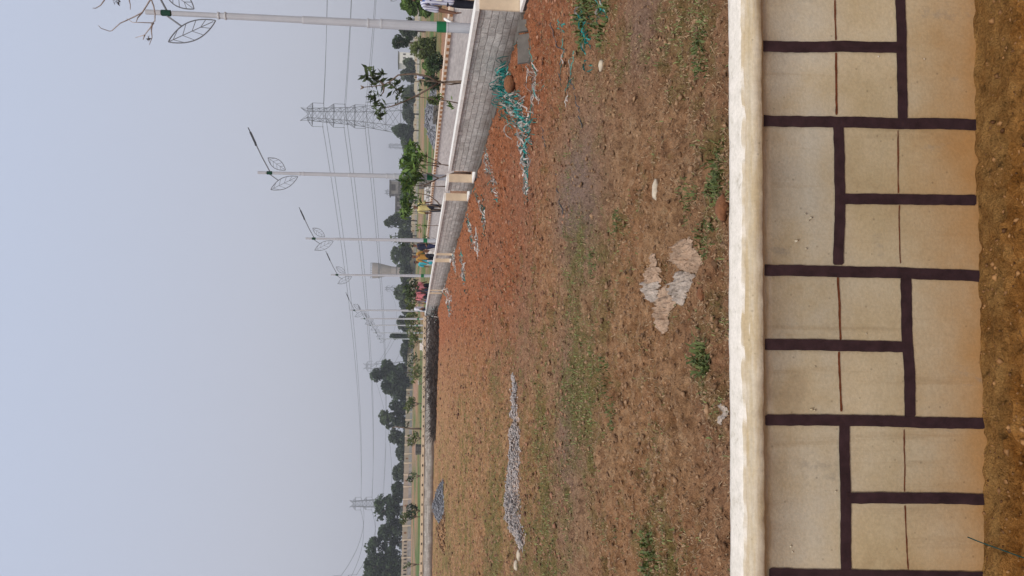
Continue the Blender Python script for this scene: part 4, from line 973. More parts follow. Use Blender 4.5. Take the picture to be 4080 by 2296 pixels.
for key in pa:
    side = 'left' if key[0] < 0 else 'right'
    r = .095 if key[1] != 46.9 else .04
    if key[1] == 46.9: continue
    span(pa[key], pc[key], 5.0, f'{nm[key[1]]} level cable on the {side} arms, from the largest pylon to the left pylon', r*1.15)
    span(pa[key], pb_[key], 11.0, f'{nm[key[1]]} level cable on the {side} arms, leaving the largest pylon to the right', r)
    span(pc[key], ph[key], 7.0, f'{nm[key[1]]} level cable on the {side} arms, leaving the left pylon past the left edge', r*1.5)
for key in ((-1, 25.4), (1, 33.8), (-1, 42.2)):
    span(pd[key], pe[key], 16, f'{nm[key[1]]} level faint cable between two distant pylons behind the lamps', .16)
    span(pd[key], P(2500, 1470+ (42.2-key[1])*4, 500), 16, f'{nm[key[1]]} level faint cable running left from the distant pylon', .12)

# ------------------------------------------------------------------ far buildings, tank
D = 470; c = P(1078, 1484, D); zb = terrz(c.x, D)
root = empty('water_tank', (c.x, D, zb), 'concrete overhead water tank flaring to a wide top behind the fourth lamp', 'water tank')
zt = c.z; ww = 31/F*D*2
mb = MB(); mb.lathe((c.x, D, 0), [(ww*.26, zb), (ww*.26, zt-14), (ww*.28, zt-11), (ww*.30, zt-10.5), (ww*.47, zt-3.6), (ww*.50, zt-.9), (ww*.5, zt), (ww*.44, zt+.0)], 20); mb.build('tank_shell', MT['tank'], root, False)
mb = MB()
for k in range(20):
    a = 2*math.pi*k/20; mb.bar((c.x+ww*.49*math.cos(a), D+ww*.49*math.sin(a), zt), (c.x+ww*.49*math.cos(a), D+ww*.49*math.sin(a), zt+1.0), .12)
mb.tube([(c.x+ww*.49*math.cos(2*math.pi*k/20), D+ww*.49*math.sin(2*math.pi*k/20), zt+1.0) for k in range(21)], .08, 4); mb.build('railing', MT['lattice'], root)
mb = MB()
for z_ in (zt-3.6, zt-10.6, zt-14): mb.lathe((c.x, D, 0), [(ww*(.5 if z_ > zt-5 else .285), z_-.2), (ww*(.5 if z_ > zt-5 else .305), z_+.2)], 20)
mb.build('ring_beams', MT['conc'], root)
D = 320
def framed(y0, y1, vt, vb, name, label, nfl, nb, depth=9):
    p0 = P(y1, vt, D); p1 = P(y0, vt, D); zt = p0.z; zb = terrz(p0.x, D)
    root = empty(name, ((p0.x+p1.x)/2, D, zb), label, 'building')
    mw, mf, mo = MB(), MB(), MB(); x0, x1 = p0.x, p1.x; fh = (zt-zb)/nfl
    mw.box((x0+.3, D+.3, zb), (x1-.3, D+depth, zt-.15)); mf.box((x0-.2, D, zt-.3), (x1+.2, D+depth+.3, zt+.12))
    for i in range(nfl): mf.box((x0-.1, D+.02, zb+i*fh-.15), (x1+.1, D+.28, zb+i*fh+.2))
    for j in range(nb+1): xx = x0+(x1-x0)*j/nb; mf.box((xx-.18, D-.02, zb), (xx+.18, D+.31, zt-.31))
    for i in range(nfl):
        for j in range(nb):
            xa = x0+(x1-x0)*(j+.28)/nb; xb = x0+(x1-x0)*(j+.72)/nb; 
            o_ = MB(); o_.box((xa, D+.27, zb+i*fh+fh*.35), (xb, D+.296, zb+i*fh+fh*.8)); o_.build('window', MT['hole'], root)
    mw.build('wall', MT['conc'], root); mf.build('frame', MT['concd'], root)
framed(718, 775, 1552, 1655, 'concrete_building', 'taller bay of the unfinished grey concrete building by the second lamp', 3, 1)
framed(778, 848, 1575, 1655, 'concrete_building', 'lower flat roofed wing of the unfinished grey concrete building', 3, 2)
# pale buildings at right
def block(y0, y1, vt, D, label, mat, nwin=3):
    p0 = P(y1, vt, D); p1 = P(y0, vt, D); zb = terrz(p0.x, D)
    root = empty('house', ((p0.x+p1.x)/2, D, zb), label, 'house')
    mb = MB(); mb.box((p0.x, D, zb), (p1.x, D+8, p0.z)); mb.build('wall', mat, root)
    mb = MB(); mb.box((p0.x-.3, D-.3, p0.z), (p1.x+.3, D+8.3, p0.z+.25)); mb.build('roof', MT['concd'], root)
    for j in range(nwin):
        xa = p0.x+(p1.x-p0.x)*(j+.3)/nwin; xb = p0.x+(p1.x-p0.x)*(j+.7)/nwin
        for zz in (.38, .72):
            z_ = zb+(p0.z-zb)*zz; mb = MB(); mb.box((xa, D-.05, z_-.5), (xb, D-.01, z_+.5)); mb.build('window', MT['hole'], root)
block(208, 252, 1588, 300, 'pale box shaped house behind the right end of the boundary wall', MT['white'])
block(118, 160, 1622, 280, 'small lilac grey house left of the nearest lamp post', MT['farplinth'], 2)
block(112, 142, 1602, 330, 'narrow white house behind the nearest lamp post', MT['white'], 1)

# ------------------------------------------------------------------ heaps, stacks on the far side
def heap(name, c, rx, ry, h, n, size, mat, label, cat, core=None, group=None):
    root = empty(name, c, label, cat, group); nn_ = 26; V = []
    t = RNG.uniform(0, 2*np.pi, n); r = np.sqrt(RNG.uniform(0, 1, n)); x = c[0]+rx*r*np.cos(t); y = c[1]+ry*r*np.sin(t)
    z = c[2] + h*(1-r**1.6)*(1+.25*perlin(x/(rx*.4), y/(ry*.4+.01), 91)); 
    rocks('loose_stones', np.stack([x, y, z], 1), RNG.uniform(.5, 1.5, n)*size, mat, root)
    rr, tt = np.meshgrid(np.linspace(0, 1, 14), np.linspace(0, 2*np.pi, 40)); X = c[0]+rx*rr*np.cos(tt); Y = c[1]+ry*rr*np.sin(tt)
    Zz = c[2] - .04 + h*(1-rr**1.6)*(1+.25*perlin(X/(rx*.4), Y/(ry*.4+.01), 91)) 
    idx = np.arange(40*14).reshape(40, 14); Fq = np.stack([idx[:-1, :-1], idx[:-1, 1:], idx[1:, 1:], idx[1:, :-1]], -1).reshape(-1, 4)
    link('core', npmesh('core', np.stack([X, Y, Zz], -1).reshape(-1, 3), Fq), core or MT['gravel'], root, True)
    return root
# pale gravel windrow in the field, y 1490..2160 at v ~2030..2090
pathpts = [(1500, 2052), (1600, 2060), (1700, 2062), (1800, 2060), (1880, 2056), (1960, 2052), (2010, 2056), (2060, 2062), (2120, 2072), (2170, 2085)]
gp = [G(a, b_) for a, b_ in pathpts]; hw_ = [.05, .16, .18, .19, .21, .27, .34, .36, .26, .06]
root = empty('gravel_windrow', gp[4], 'long low strip of pale grey gravel lying across the field', 'gravel pile')
n = 9000; u = RNG.uniform(0, len(gp)-1.001, n); i0 = u.astype(int); fr = u-i0
GPx = np.array([p.x for p in gp]); GPy = np.array([p.y for p in gp]); hwa = np.array(hw_)
cx = GPx[i0]*(1-fr)+GPx[i0+1]*fr; cy = GPy[i0]*(1-fr)+GPy[i0+1]*fr; hv = (hwa[i0]*(1-fr)+hwa[i0+1]*fr)*(1+.25*perlin(u*2.2, u*0, 93))
k = np.clip(RNG.normal(scale=.5, size=n), -1.7, 1.7); y = cy + k*hv*1.9; x = cx + RNG.normal(scale=.03, size=n)
z = gz(x, y) + np.clip(1-np.abs(k), 0, 1)*hv*.38
rocks('gravel', np.stack([x, y, z+.005], 1), RNG.uniform(.009, .024, n), MT['stone'], root)
# the soil mound under it
V = []; Fq = []; m = 120; q = 9
for i in range(m):
    uu = i/(m-1)*(len(gp)-1.001); a = int(uu); f = uu-a
    X0 = GPx[a]*(1-f)+GPx[a+1]*f; Y0 = GPy[a]*(1-f)+GPy[a+1]*f; h0 = hwa[a]*(1-f)+hwa[a+1]*f
    for j in range(q):
        kk = -1+2*j/(q-1); yy = Y0+kk*h0*2.0; V.append((X0, yy, gz1(X0, yy)-.012+(1-abs(kk))*h0*.37))
for i in range(m-1):
    for j in range(q-1): Fq.append((i*q+j, (i+1)*q+j, (i+1)*q+j+1, i*q+j+1))
link('gravel_bed', npmesh('gravel_bed', np.array(V), np.array(Fq)), simple('gravel_bed', (.42, .31, .25), .35, 40, .9, .6, .01), root, True)
c = G(2040, 1770); heap('gravel_heap', (c.x, c.y+1.2, 0), 1.15, 1.0, .46, 900, .045, MT['gravel'], 'small grey gravel heap in the field before the dotted wall', 'gravel heap')
c = G(2080, 1778); heap('soil_heap', (c.x-.8, c.y+1.0, 0), .9, .7, .34, 300, .05, MT['clod'], 'red soil spill left of the small grey gravel heap', 'soil heap', MT['ground'])
c = P(460, 1700, 58); heap('gravel_heap', (c.x, 58, 0), 2.6, 1.6, .75, 500, .10, MT['gravel'], 'dark grey gravel heap behind the path wall under the big pylon', 'gravel heap')
c = P(1480, 1690, 60); heap('gravel_heap', (c.x-2, 64, 0), 3.5, 1.6, .55, 400, .09, MT['gravel'], 'low grey rubble heap behind the cross wall left of the lamps', 'rubble heap')
c = P(1620, 1690, 60); heap('gravel_heap', (c.x, 62, 0), 3.6, 1.4, .6, 400, .09, MT['stone'], 'pale rubble heap behind the cross wall near the bare trunk', 'rubble heap')
c = P(2290, 1680, 56); heap('gravel_heap', (c.x, 55, 0), 1.6, 1.0, .75, 400, .07, MT['stone'], 'pale stone heap behind the dotted wall at the left edge', 'stone heap')
# block stacks
def stack(y0, y1, vt, D, rows, cols, label, mat, jit=.03, dep=3):
    p0 = P(y1, vt, D); p1 = P(y0, vt, D); zt = p0.z; w_ = (p1.x-p0.x)/cols; h_ = zt/rows
    root = empty('block_stack', ((p0.x+p1.x)/2, D, 0), label, 'block stack', 'stacks of blocks behind the path')
    mb = MB()
    for r in range(rows):
        for c_ in range(cols):
            if r == rows-1 and random.random() < .3: continue
            for d_ in range(dep):
                jx, jy = random.uniform(-jit, jit), random.uniform(-jit, jit)
                mb.box((p0.x+c_*w_+.012+jx, D+d_*.42+jy, r*h_), (p0.x+(c_+1)*w_-.012+jx, D+d_*.42+.40+jy, (r+1)*h_-.015))
    mb.build('blocks', mat, root)
stack(419, 475, 1726, 34, 6, 3, 'neat dark grey block stack behind the path wall below the big pylon', MT['slab'])
stack(650, 688, 1712, 40, 6, 3, 'dark block stack right of the second lamp post', MT['slab'])
stack(690, 742, 1668, 44, 9, 4, 'tall pale block stack behind the second lamp post', MT['conc'], .06)
stack(745, 800, 1690, 44, 8, 5, 'jumbled grey block stack below the leafy young tree', MT['streak'], .12)
stack(802, 905, 1698, 46, 7, 9, 'wide low grey block stack behind the person in yellow', MT['conc'], .10)
stack(1000, 1018, 1709, 42, 4, 1, 'white block stack beside the person in dark blue', MT['white'])
stack(1245, 1262, 1680, 70, 4, 2, 'small brick red stack left of the white shirt person', MT['terra'])
stack(1270, 1294, 1683, 70, 4, 2, 'brick red block stack between the sixth and seventh lamps', MT['terra'])
stack(1370, 1400, 1672, 66, 4, 2, 'white block pile behind the cross wall beside the railing', MT['white'], .08)
stack(1780, 1812, 1655, 72, 4, 3, 'dark sheeted stack behind the green sapling', MT['concd'])
# white tilted sheet and railing by the cross wall
c = P(*Z(4, 1200, 1040), 56); mb = MB(); a_ = [P(*Z(4, 1180, 1020), 56), P(*Z(4, 1225, 1050), 56.3), P(*Z(4, 1215, 1085), 56.2), P(*Z(4, 1182, 1070), 56)]
mb.add(a_+[v+Vector((0, .08, .02)) for v in a_], [(0,1,2,3),(7,6,5,4),(4,5,1,0),(5,6,2,1),(6,7,3,2),(7,4,0,3)]); tag(mb.build('white_sheet', MT['white']), 'white tilted board lying behind the cross wall', 'board')
root = empty('white_railing', (P(1350, 1690, 54).x, 54, 0), 'low white railing with square openings behind the cross wall corner', 'railing')
mb = MB(); pts_ = [P(1305, 1693, 54), P(1390, 1683, 54)]; a, b_ = pts_
mb.bar(a+Vector((0, 0, .0)), b_+Vector((0, 0, .0)), .10); a2 = Vector((a.x, a.y, .45)); b2 = Vector((b_.x, b_.y, .45)); mb.bar(a2, b2, .10)
for t in (0, .25, .5, .75, 1):
    q = a.lerp(b_, t); mb.bar(Vector((q.x, q.y, 0)), q, .12)
mb.build('rails', MT['white'], root)
# mixed lumber poles laid behind the path at far right (white bar by lamp)
mb = MB(); mb.bar(P(75, 1772, 17), P(93, 1802, 16.6), .05); tag(mb.build('white_pipe', MT['white']), 'short white pipe stub leaning beside the nearest lamp post', 'pipe')

# ------------------------------------------------------------------ dry brush heap along the cross wall
root = empty('brush_heap', G(1500, 1760), 'long dark heap of dry brushwood in front of the cross wall', 'brush heap')
x0 = G(1260, 1745).x; n = 5200
u = RNG.uniform(0, 1, n); X = -1.2 - u*7.6; prof_ = (.35+.65*np.sin(np.pi*np.clip(u*1.02, 0, 1))**.6)*(1+.35*perlin(u*9, u*0+2, 97)) * (1-.55*sstep(.45, .95, u))
yb = 43.2 + 3.6*u + RNG.uniform(0, 1, n)*(5.4-3*u); hh = prof_*.42*RNG.uniform(0, 1, n)**1.2
ph_ = RNG.uniform(0, 2*np.pi, n); L = RNG.uniform(.25, .95, n)
d = np.stack([np.cos(ph_)*.9, np.sin(ph_)*.6, RNG.normal(scale=.33, size=n)], 1)*L[:, None]
base = np.stack([X, yb, hh], 1); wv = np.stack([-np.sin(ph_)*.3, np.cos(ph_)*.3, np.ones(n)], 1)*RNG.uniform(.012, .04, n)[:, None]
V = np.stack([base-wv, base+wv, base+d+wv*.4, base+d-wv*.4], 1).reshape(-1, 3); V[:, 2] = np.maximum(V[:, 2], -.02); i = np.arange(n)*4
me = npmesh('twigs', V, np.stack([i, i+1, i+2, i+3], 1)); at = me.attributes.new('rnd', 'FLOAT', 'POINT'); at.data.foreach_set('value', np.repeat(RNG.uniform(0, 1, n)**1.5, 4).astype(np.float32))
link('twigs', me, MT['twig'], root)
rr, tt = np.meshgrid(np.linspace(0, 1, 90), np.linspace(0, 1, 12)); Xc = -1.2 - rr*8.6; Yc = 43.6+4*rr+tt*(5.6-3*rr)
pz = (.35+.65*np.sin(np.pi*np.clip(rr, 0, 1))**.6)*(1-.55*sstep(.45, .95, rr))
Zc = .20*pz*np.sin(np.pi*tt)**.7*(1+.5*perlin(Xc/.7, Yc/.5, 98)) - .03
idx = np.arange(12*90).reshape(12, 90); link('earth_core', npmesh('earth_core', np.stack([Xc, Yc, Zc], -1).reshape(-1, 3), np.stack([idx[:-1, :-1], idx[:-1, 1:], idx[1:, 1:], idx[1:, :-1]], -1).reshape(-1, 4)), simple('brush_core', (.13, .085, .06), .5, 9, .95, .9, .05), root, True)

# ------------------------------------------------------------------ plastic strips, ropes, sheets
def tangle(pathpx, spread, n, seglen, teal, label, width=.012, hgt=.10, name='plastic_tangle'):
    pp = [G(a, b_, .03) for a, b_ in pathpx]; root = empty(name, pp[0], label, 'plastic strips', 'torn plastic strips by the path wall')
    T_, W_ = [], []; width *= .6; n = int(n*1.5); seglen *= .62
    for i in range(n):
        u = random.uniform(0, len(pp)-1.001); a = int(u); c = pp[a].lerp(pp[a+1], u-a); dr = (pp[a+1]-pp[a]).normalized()
        sp = spread*random.gauss(0, .5); c = c + Vector((-dr.y, dr.x, 0))*sp; c = c + Vector((random.gauss(0, .02), random.gauss(0, .05), 0))
        pth = []; dd = (dr*random.choice((-1, 1)) + Vector((random.gauss(0, .5), random.gauss(0, .5), 0))).normalized(); q = c.copy(); ph_ = random.uniform(0, 6)
        L = seglen*random.uniform(.4, 1.3); m = 9; zz = hgt*random.random()**2
        for k in range(m):
            g_ = gz1(q.x, q.y); pth.append(Vector((q.x, q.y, g_ + .008 + zz*math.sin(math.pi*k/(m-1)) + random.uniform(0, .012))))
            dd = (dd + Vector((random.gauss(0, .12), random.gauss(0, .12), 0))).normalized(); q = q + dd*(L/m)
        (T_ if random.random() < teal else W_).append(pth)
    if T_: ribbons('teal_strips', T_, width, MT['teal'], root)
    if W_: ribbons('white_strips', W_, width*1.5, MT['ribbon'], root)
    return root
tangle([(250, 2040), (330, 2030), (400, 2040)], .32, 210, .45, .86, 'thick teal and white plastic tangle at the foot of the nearest grey wall', .022, .22)
tangle([(380, 2040), (440, 2065), (540, 2110)], .26, 150, .5, .66, 'teal and white plastic strips fanning out below the main tangle', .024, .14)
tangle([(250, 2110), (330, 2120), (400, 2145)], .12, 22, .7, .15, 'thin whitish strands running out along the red soil', .014, .06)
tangle([(560, 2075), (640, 2090), (700, 2095), (790, 2090)], .08, 60, .4, .3, 'white and teal strip line in the middle of the red soil', .026, .06)
tangle([(620, 1960), (680, 1950), (740, 1970), (790, 1985)], .10, 36, .45, .18, 'curved white strip near the first wall opening', .028, .06)
tangle([(790, 1912), (840, 1922), (900, 1930)], .12, 30, .5, .35, 'white strips with teal bits near the second wall opening', .032, .06)
tangle([(850, 1875), (900, 1878), (960, 1880)], .16, 24, .5, .5, 'pale strips by the wall foot before the third lamp', .034, .06)
tangle([(980, 1815), (1030, 1820), (1060, 1818)], .25, 24, .6, .12, 'white plastic scraps at the wall foot right of the third opening', .05, .08)
tangle([(1020, 1840), (1080, 1845), (1130, 1852)], .22, 34, .6, .25, 'white plastic scrap patch in red soil before the fourth lamp', .05, .08)
tangle([(960, 1895), (1000, 1903)], .08, 10, .5, 0, 'single white plastic scrap on open red soil', .04, .04)
tangle([(1150, 1780), (1215, 1790), (1225, 1797)], .5, 34, .7, .2, 'plastic litter near the end of the grey walls', .06, .12)
tangle([(1225, 1740), (1262, 1750)], .45, 40, .8, .7, 'dark teal netting bundle at the corner of the brush heap', .05, .4)
tangle([(70, 2320), (110, 2325), (180, 2330)], .10, 14, .35, .95, 'bright teal rope bundle in soil near the right edge', .022, .08)
tangle([(0, 2385), (40, 2388)], .06, 14, .3, .9, 'short teal strands in the green weeds at the right edge', .016, .06)
tangle([(240, 2350), (285, 2325)], .02, 6, .22, 1, 'single teal strip lying alone on the soil', .018, .02)
tangle([(100, 2225), (125, 2250)], .02, 5, .25, .8, 'pale teal strip on soil close to the slabs', .016, .02)
tangle([(170, 2105), (190, 2080)], .02, 6, .35, .9, 'teal strap hanging over the dark slab', .02, .03)
tangle([(210, 2225), (275, 2235)], .02, 6, .4, .8, 'faint teal strand in the red soil below the strap', .012, .02)
tangle([(300, 2268), (375, 2260)], .02, 6, .4, .6, 'bent pale strand in the red soil', .012, .02)
# long thin cords lying on the soil
for (pts_, lab) in [([(90, 2210), (150, 2215), (230, 2228), (330, 2240)], 'dark cord on soil from the slabs'), ([(300, 2272), (340, 2285), (430, 2305), (520, 2320)], 'long dark cord curving through the red soil'),
                    ([(690, 2215), (760, 2232), (840, 2258), (870, 2258)], 'thin dark cord in the middle of the field'), ([(430, 2140), (520, 2165), (600, 2180)], 'thin dark cord below the plastic tangle')]:
    mb = MB(); q = []
    for i in range(len(pts_)-1):
        for t in range(8): f = t/8; p = G(pts_[i][0]*(1-f)+pts_[i+1][0]*f, pts_[i][1]*(1-f)+pts_[i+1][1]*f); q.append(Vector((p.x+random.gauss(0, .006), p.y, gz1(p.x, p.y)+.006)))
    mb.tube(q, .005, 5); tag(mb.build('cord', MT['head']), lab, 'cord', 'cords on the soil')

def sheet(outline, h, mat, label, seed=0, group='crumpled plastic sheets in the field'):
    """crumpled cloth lying on the soil, outline in picture readings"""
    ya = sum(a for a, _ in outline)/len(outline); va = sum(b_ for _, b_ in outline)/len(outline)
    pp = [G(ya+(a-ya)*.80, va+(b_-va)*.76) for a, b_ in outline]; cx = sum(p.x for p in pp)/len(pp); cy = sum(p.y for p in pp)/len(pp)
    nr, na = 44, 150; V = []
    ang = sorted([(math.atan2(p.y-cy, p.x-cx), math.hypot(p.x-cx, p.y-cy)) for p in pp]); A_ = [a for a, _ in ang]; R_ = [r for _, r in ang]
    A_ = [A_[-1]-2*math.pi]+A_+[A_[0]+2*math.pi]; R_ = [R_[-1]]+R_+[R_[0]]
    for i in range(nr):
        for j in range(na):
            a = -math.pi+2*math.pi*j/na; r = float(np.interp(a, A_, R_))*(1+.22*float(perlin(j*.20, seed+.5, 3))+.12*float(perlin(j*.55, seed+4.5, 3)))*i/(nr-1)
            X = cx+r*math.cos(a); Y = cy+r*math.sin(a); V.append((X, Y))
    V = np.array(V); X, Y = V[:, 0], V[:, 1]; s1 = seed*7.1
    wx = .5*perlin(X/.16, Y/.16, 105+seed); ridge = (1-np.abs(perlin(X/.055+Y/.11+s1+wx, Y/.14-X/.16+wx, 101)))**4*.75 + (1-np.abs(perlin(X/.03+s1+wx, Y/.07-X/.05, 102)))**4*.35 + .35*perlin(X/.2+s1, Y/.2, 103)
    e = np.repeat(np.linspace(0, 1, nr), na); Zs = gz(X, Y) + .006 + 1.5*h*(ridge*.75+.12)*(1-e**4)
    Fq = [(i*na+j, i*na+(j+1) % na, (i+1)*na+(j+1) % na, (i+1)*na+j) for i in range(nr-1) for j in range(na)]
    o = link('crumpled_sheet', npmesh('crumpled_sheet', np.column_stack([X, Y, Zs]), np.array(Fq)), mat, None, True)
    return tag(o, label, 'sheet', group)
sheet([(1000, 2630), (1040, 2645), (1100, 2640), (1150, 2620), (1120, 2590), (1060, 2610)], .05, MT['cloth'], 'narrow tan crumpled sheet farthest from the wall', 1)
sheet([(1110, 2590), (1130, 2610), (1230, 2645), (1200, 2620), (1150, 2590)], .05, MT['clothw'], 'whitish twisted end of the narrow tan sheet', 2)
sheet([(1165, 2640), (1160, 2700), (1190, 2715), (1260, 2680), (1330, 2670), (1345, 2655), (1280, 2625), (1220, 2620)], .06, MT['cloth'], 'largest tan crumpled sheet pointing to the left', 3)
sheet([(965, 2715), (1000, 2700), (1060, 2710), (1080, 2730), (1060, 2775), (1000, 2780)], .06, MT['cloth'], 'tan crumpled sheet nearest the painted wall', 4)
sheet([(1120, 2700), (1125, 2760), (1160, 2755), (1230, 2725), (1190, 2712), (1160, 2715)], .06, MT['clothw'], 'white crumpled scrap right of the largest sheet', 5)
sheet([(1600, 2870), (1650, 2868), (1700, 2890), (1670, 2900), (1620, 2895)], .03, MT['clothw'], 'white scrap against the back of the painted wall', 6)
def pebble(yn, vn, r, label, mat='pebble', sx_=1.5, name='stone', cat='stone'):
    p = G(yn, vn); mb = MB(); n = 12; vs = []; rings = 7
    V = []; 
    for i in range(rings+1):
        th = math.pi*i/rings
        for j in range(n):
            a = 2*math.pi*j/n; k = 1+.18*math.sin(3*a+th*2+yn)+.22*float(perlin(a*1.3+yn, th*1.7, 5))
            V.append((p.x+r*sx_*k*math.sin(th)*math.cos(a), p.y+r*k*math.sin(th)*math.sin(a), gz1(p.x, p.y)+r*.35+r*.7*math.cos(th)))
    mb.add(V, [(i*n+j, i*n+(j+1) % n, (i+1)*n+(j+1) % n, (i+1)*n+j) for i in range(rings) for j in range(n)])
    return tag(mb.build(name, MT[mat], None, True), label, cat, 'loose stones in the field')
pebble(2212, 2078, .05, 'larger pale oval stone near the left end of the gravel strip')
pebble(2254, 2070, .05, 'smaller pale stone left of the oval one')
pebble(760, 2632, .030, 'pale elongated stone right of the sheets', sx_=2.2)
pebble(260, 2395, .035, 'pale flat stone at the right of the field')
MT['clodbig'] = simple('red_clod', (.20, .085, .04), .35, 30, .95, .8, .02)
pebble(830, 2885, .045, 'large reddish clod close behind the painted wall', 'clodbig', 1.5, 'soil_clod', 'clod')
pebble(335, 2070, .13, 'big red brown clod inside the teal tangle', 'clodbig', 1.0, 'soil_clod', 'clod')
pebble(1170, 2815, .035, 'round brown clod beside the white scrap', 'clodbig', 1.0, 'soil_clod', 'clod')

# ------------------------------------------------------------------ people
def skin_mesh(name, verts, edges, rads, sub=2):
    me = bpy.data.meshes.new(name); me.from_pydata([tuple(v) for v in verts], edges, []); ob = bpy.data.objects.new(name, me); COL.objects.link(ob)
    ob.modifiers.new('s', 'SKIN'); sv = me.skin_vertices[0].data
    for i, r in enumerate(rads):
        sv[i].radius = r if isinstance(r, tuple) else (r, r); sv[i].use_root = (i == 0)
    ob.modifiers.new('ss', 'SUBSURF').levels = sub; ob.modifiers['ss'].render_levels = sub
    dg = bpy.context.evaluated_depsgraph_get(); m2 = bpy.data.meshes.new_from_object(ob.evaluated_get(dg)); bpy.data.objects.remove(ob); bpy.data.meshes.remove(me); m2.name = name
    return m2
def cm(name, c): return simple(name, c, .12, 12, .8, .3, .01)
SKIN = simple('brown_skin', (.16, .075, .045), .08, 12, .6, 0); HAIR = simple('black_hair', (.012, .010, .010), .2, 40, .6, .3)
def person(x, Y, face, h, label, top, bottom, pose='stand', dress=False, zb=0.0, detail=False, scarf=None, extra=None):
    """face: heading in degrees, 0 = away from camera (+Y), 180 = towards the camera"""
    root = empty('person', (x, Y, zb), label, 'person', None)
    k = h/1.72; a = math.radians(face); fw = Vector((math.sin(a), math.cos(a), 0)); rt = Vector((math.cos(a), -math.sin(a), 0))
    def B(r, f, z): return Vector((x, Y, zb)) + rt*(r*k) + fw*(f*k) + Vector((0, 0, z*k))
    st = {'stand': 0, 'walk': .17}[pose]
    # legs: hip, knee, ankle, toe
    v = [B(0, 0, .93), B(0, .0, 1.08), B(0, .01, 1.25), B(0, 0, 1.40), B(0, .01, 1.475), B(0, .03, 1.56), B(0, .035, 1.66)]
    r = [(.135, .10), (.125, .092), (.145, .10), (.13, .085), .052, .072, .078]; e = [(0,1),(1,2),(2,3),(3,4),(4,5),(5,6)]
    LA = []
    for s_, f in ((-1, st), (1, -st)):
        b_ = len(v); v += [B(s_*.095, .0, .86), B(s_*.10, f*.55+.02, .50), B(s_*.10, f-.0, .09), B(s_*.105, f+.14, .035)]; r += [(.095, .09), .058, .04, (.035, .03)]; e += [(0, b_), (b_, b_+1), (b_+1, b_+2), (b_+2, b_+3)]
    arms = []
    for s_, f in ((-1, -st), (1, st)):
        b_ = len(v); v += [B(s_*.185, 0, 1.385), B(s_*.235, -.02+f*.3, 1.13), B(s_*.245, .07+f*.9, .90), B(s_*.245, .09+f*1.0, .82)]; r += [.055, .044, .033, (.045, .026)]
        e += [(3, b_), (b_, b_+1), (b_+1, b_+2), (b_+2, b_+3)]; arms.append(b_)
        if detail:
            hb = b_+3; 
            for q, (dr, df, L) in enumerate([(-.012, .030, .075), (-.004, .012, .085), (.002, -.006, .08), (.006, -.024, .065), (-.02, .045, .05)]):
                c = len(v); v += [B(s_*.245+dr*.5, .09+f+df, .79 if q < 4 else .82), B(s_*.245+dr-s_*.008, .10+f+df*1.2, .79-L*.55 if q < 4 else .79), B(s_*.245+dr-s_*.02, .115+f+df*1.2, .79-L if q < 4 else .765)]
                r += [.012, .011, .009]; e += [(hb, c), (c, c+1), (c+1, c+2)]
    body = link('body', skin_mesh('body', v, e, [tuple(q*k for q in rr) if isinstance(rr, tuple) else rr*k for rr in r], 2 if detail else 1), SKIN, root, True)
    # face: nose, ears, eyes, mouth
    mb = MB(); mb.tube([B(0, .115, 1.60), B(0, .135, 1.565)], [.008*k, .014*k], 6); 
    for s_ in (-1, 1): mb.tube([B(s_*.078, .02, 1.60), B(s_*.086, .01, 1.56)], [.014*k, .010*k], 6)
    mb.build('nose_and_ears', SKIN, root, True)
    if detail:
        mb = MB(); 
        for s_ in (-1, 1): mb.tube([B(s_*.03-.012, .105, 1.603), B(s_*.03+.012, .105, 1.603)], .008*k, 6)
        mb.build('eyes', HAIR, root, True)
    # hair
    hv = [B(0, -.02, 1.61), B(0, .0, 1.675), B(0, .055, 1.685)]; hair = link('hair', skin_mesh('hair', hv, [(0,1),(1,2)], [.088*k, .080*k, .055*k], 1), HAIR if scarf is None else scarf, root, True)
    # shirt
    lo = .80 if not dress else .58
    sv = [B(0, 0, lo), B(0, 0, 1.08), B(0, .01, 1.25), B(0, 0, 1.41)]; sr = [(.16 if not dress else .19, .125 if not dress else .15), (.148, .115), (.165, .12), (.12, .09)]
    se = [(0,1),(1,2),(2,3)]
    for s_, f in ((-1, -st), (1, st)):
        b_ = len(sv); sv += [B(s_*.185, 0, 1.385), B(s_*.228, -.014+f*.2, 1.20), B(s_*.236, -.015+f*.3, 1.10)]; sr += [.072, .062, .06]; se += [(3, b_), (b_, b_+1), (b_+1, b_+2)]
    shirt = link('shirt' if not dress else 'tunic', skin_mesh('shirt', sv, se, [tuple(q*k for q in rr) if isinstance(rr, tuple) else rr*k for rr in sr], 2 if detail else 1), top, root, True)
    tv = [B(0, 0, .95), B(0, 0, 1.07)]; tr = [(.15, .118), (.140, .108)]; te = [(0, 1)]
    for s_, f in ((-1, st), (1, -st)):
        b_ = len(tv); tv += [B(s_*.095, .0, .84), B(s_*.10, f*.55+.02, .50), B(s_*.10, f, .11)]; tr += [(.105, .10), .078, .062]; te += [(0, b_), (b_, b_+1), (b_+1, b_+2)]
    link('trousers', skin_mesh('trousers', tv, te, [tuple(q*k for q in rr) if isinstance(rr, tuple) else rr*k for rr in tr], 1), bottom, root, True)
    mb = MB()
    for s_, f in ((-1, st), (1, -st)): mb.tube([B(s_*.10, f-.07, .045), B(s_*.10, f+.02, .05), B(s_*.105, f+.17, .03)], [.042*k, .05*k, .035*k], 8)
    mb.build('shoes', HAIR if not detail else MT['white'], root, True)
    if extra: extra(root, B, k)
    return root
def at(yn, Y): d = ray(yn, 1700); return d.x/d.y*Y
white_shirt = cm('white_shirt', (.62, .62, .70)); dark = cm('dark_cloth', (.015, .016, .026)); navy = cm('navy_cloth', (.02, .025, .07))
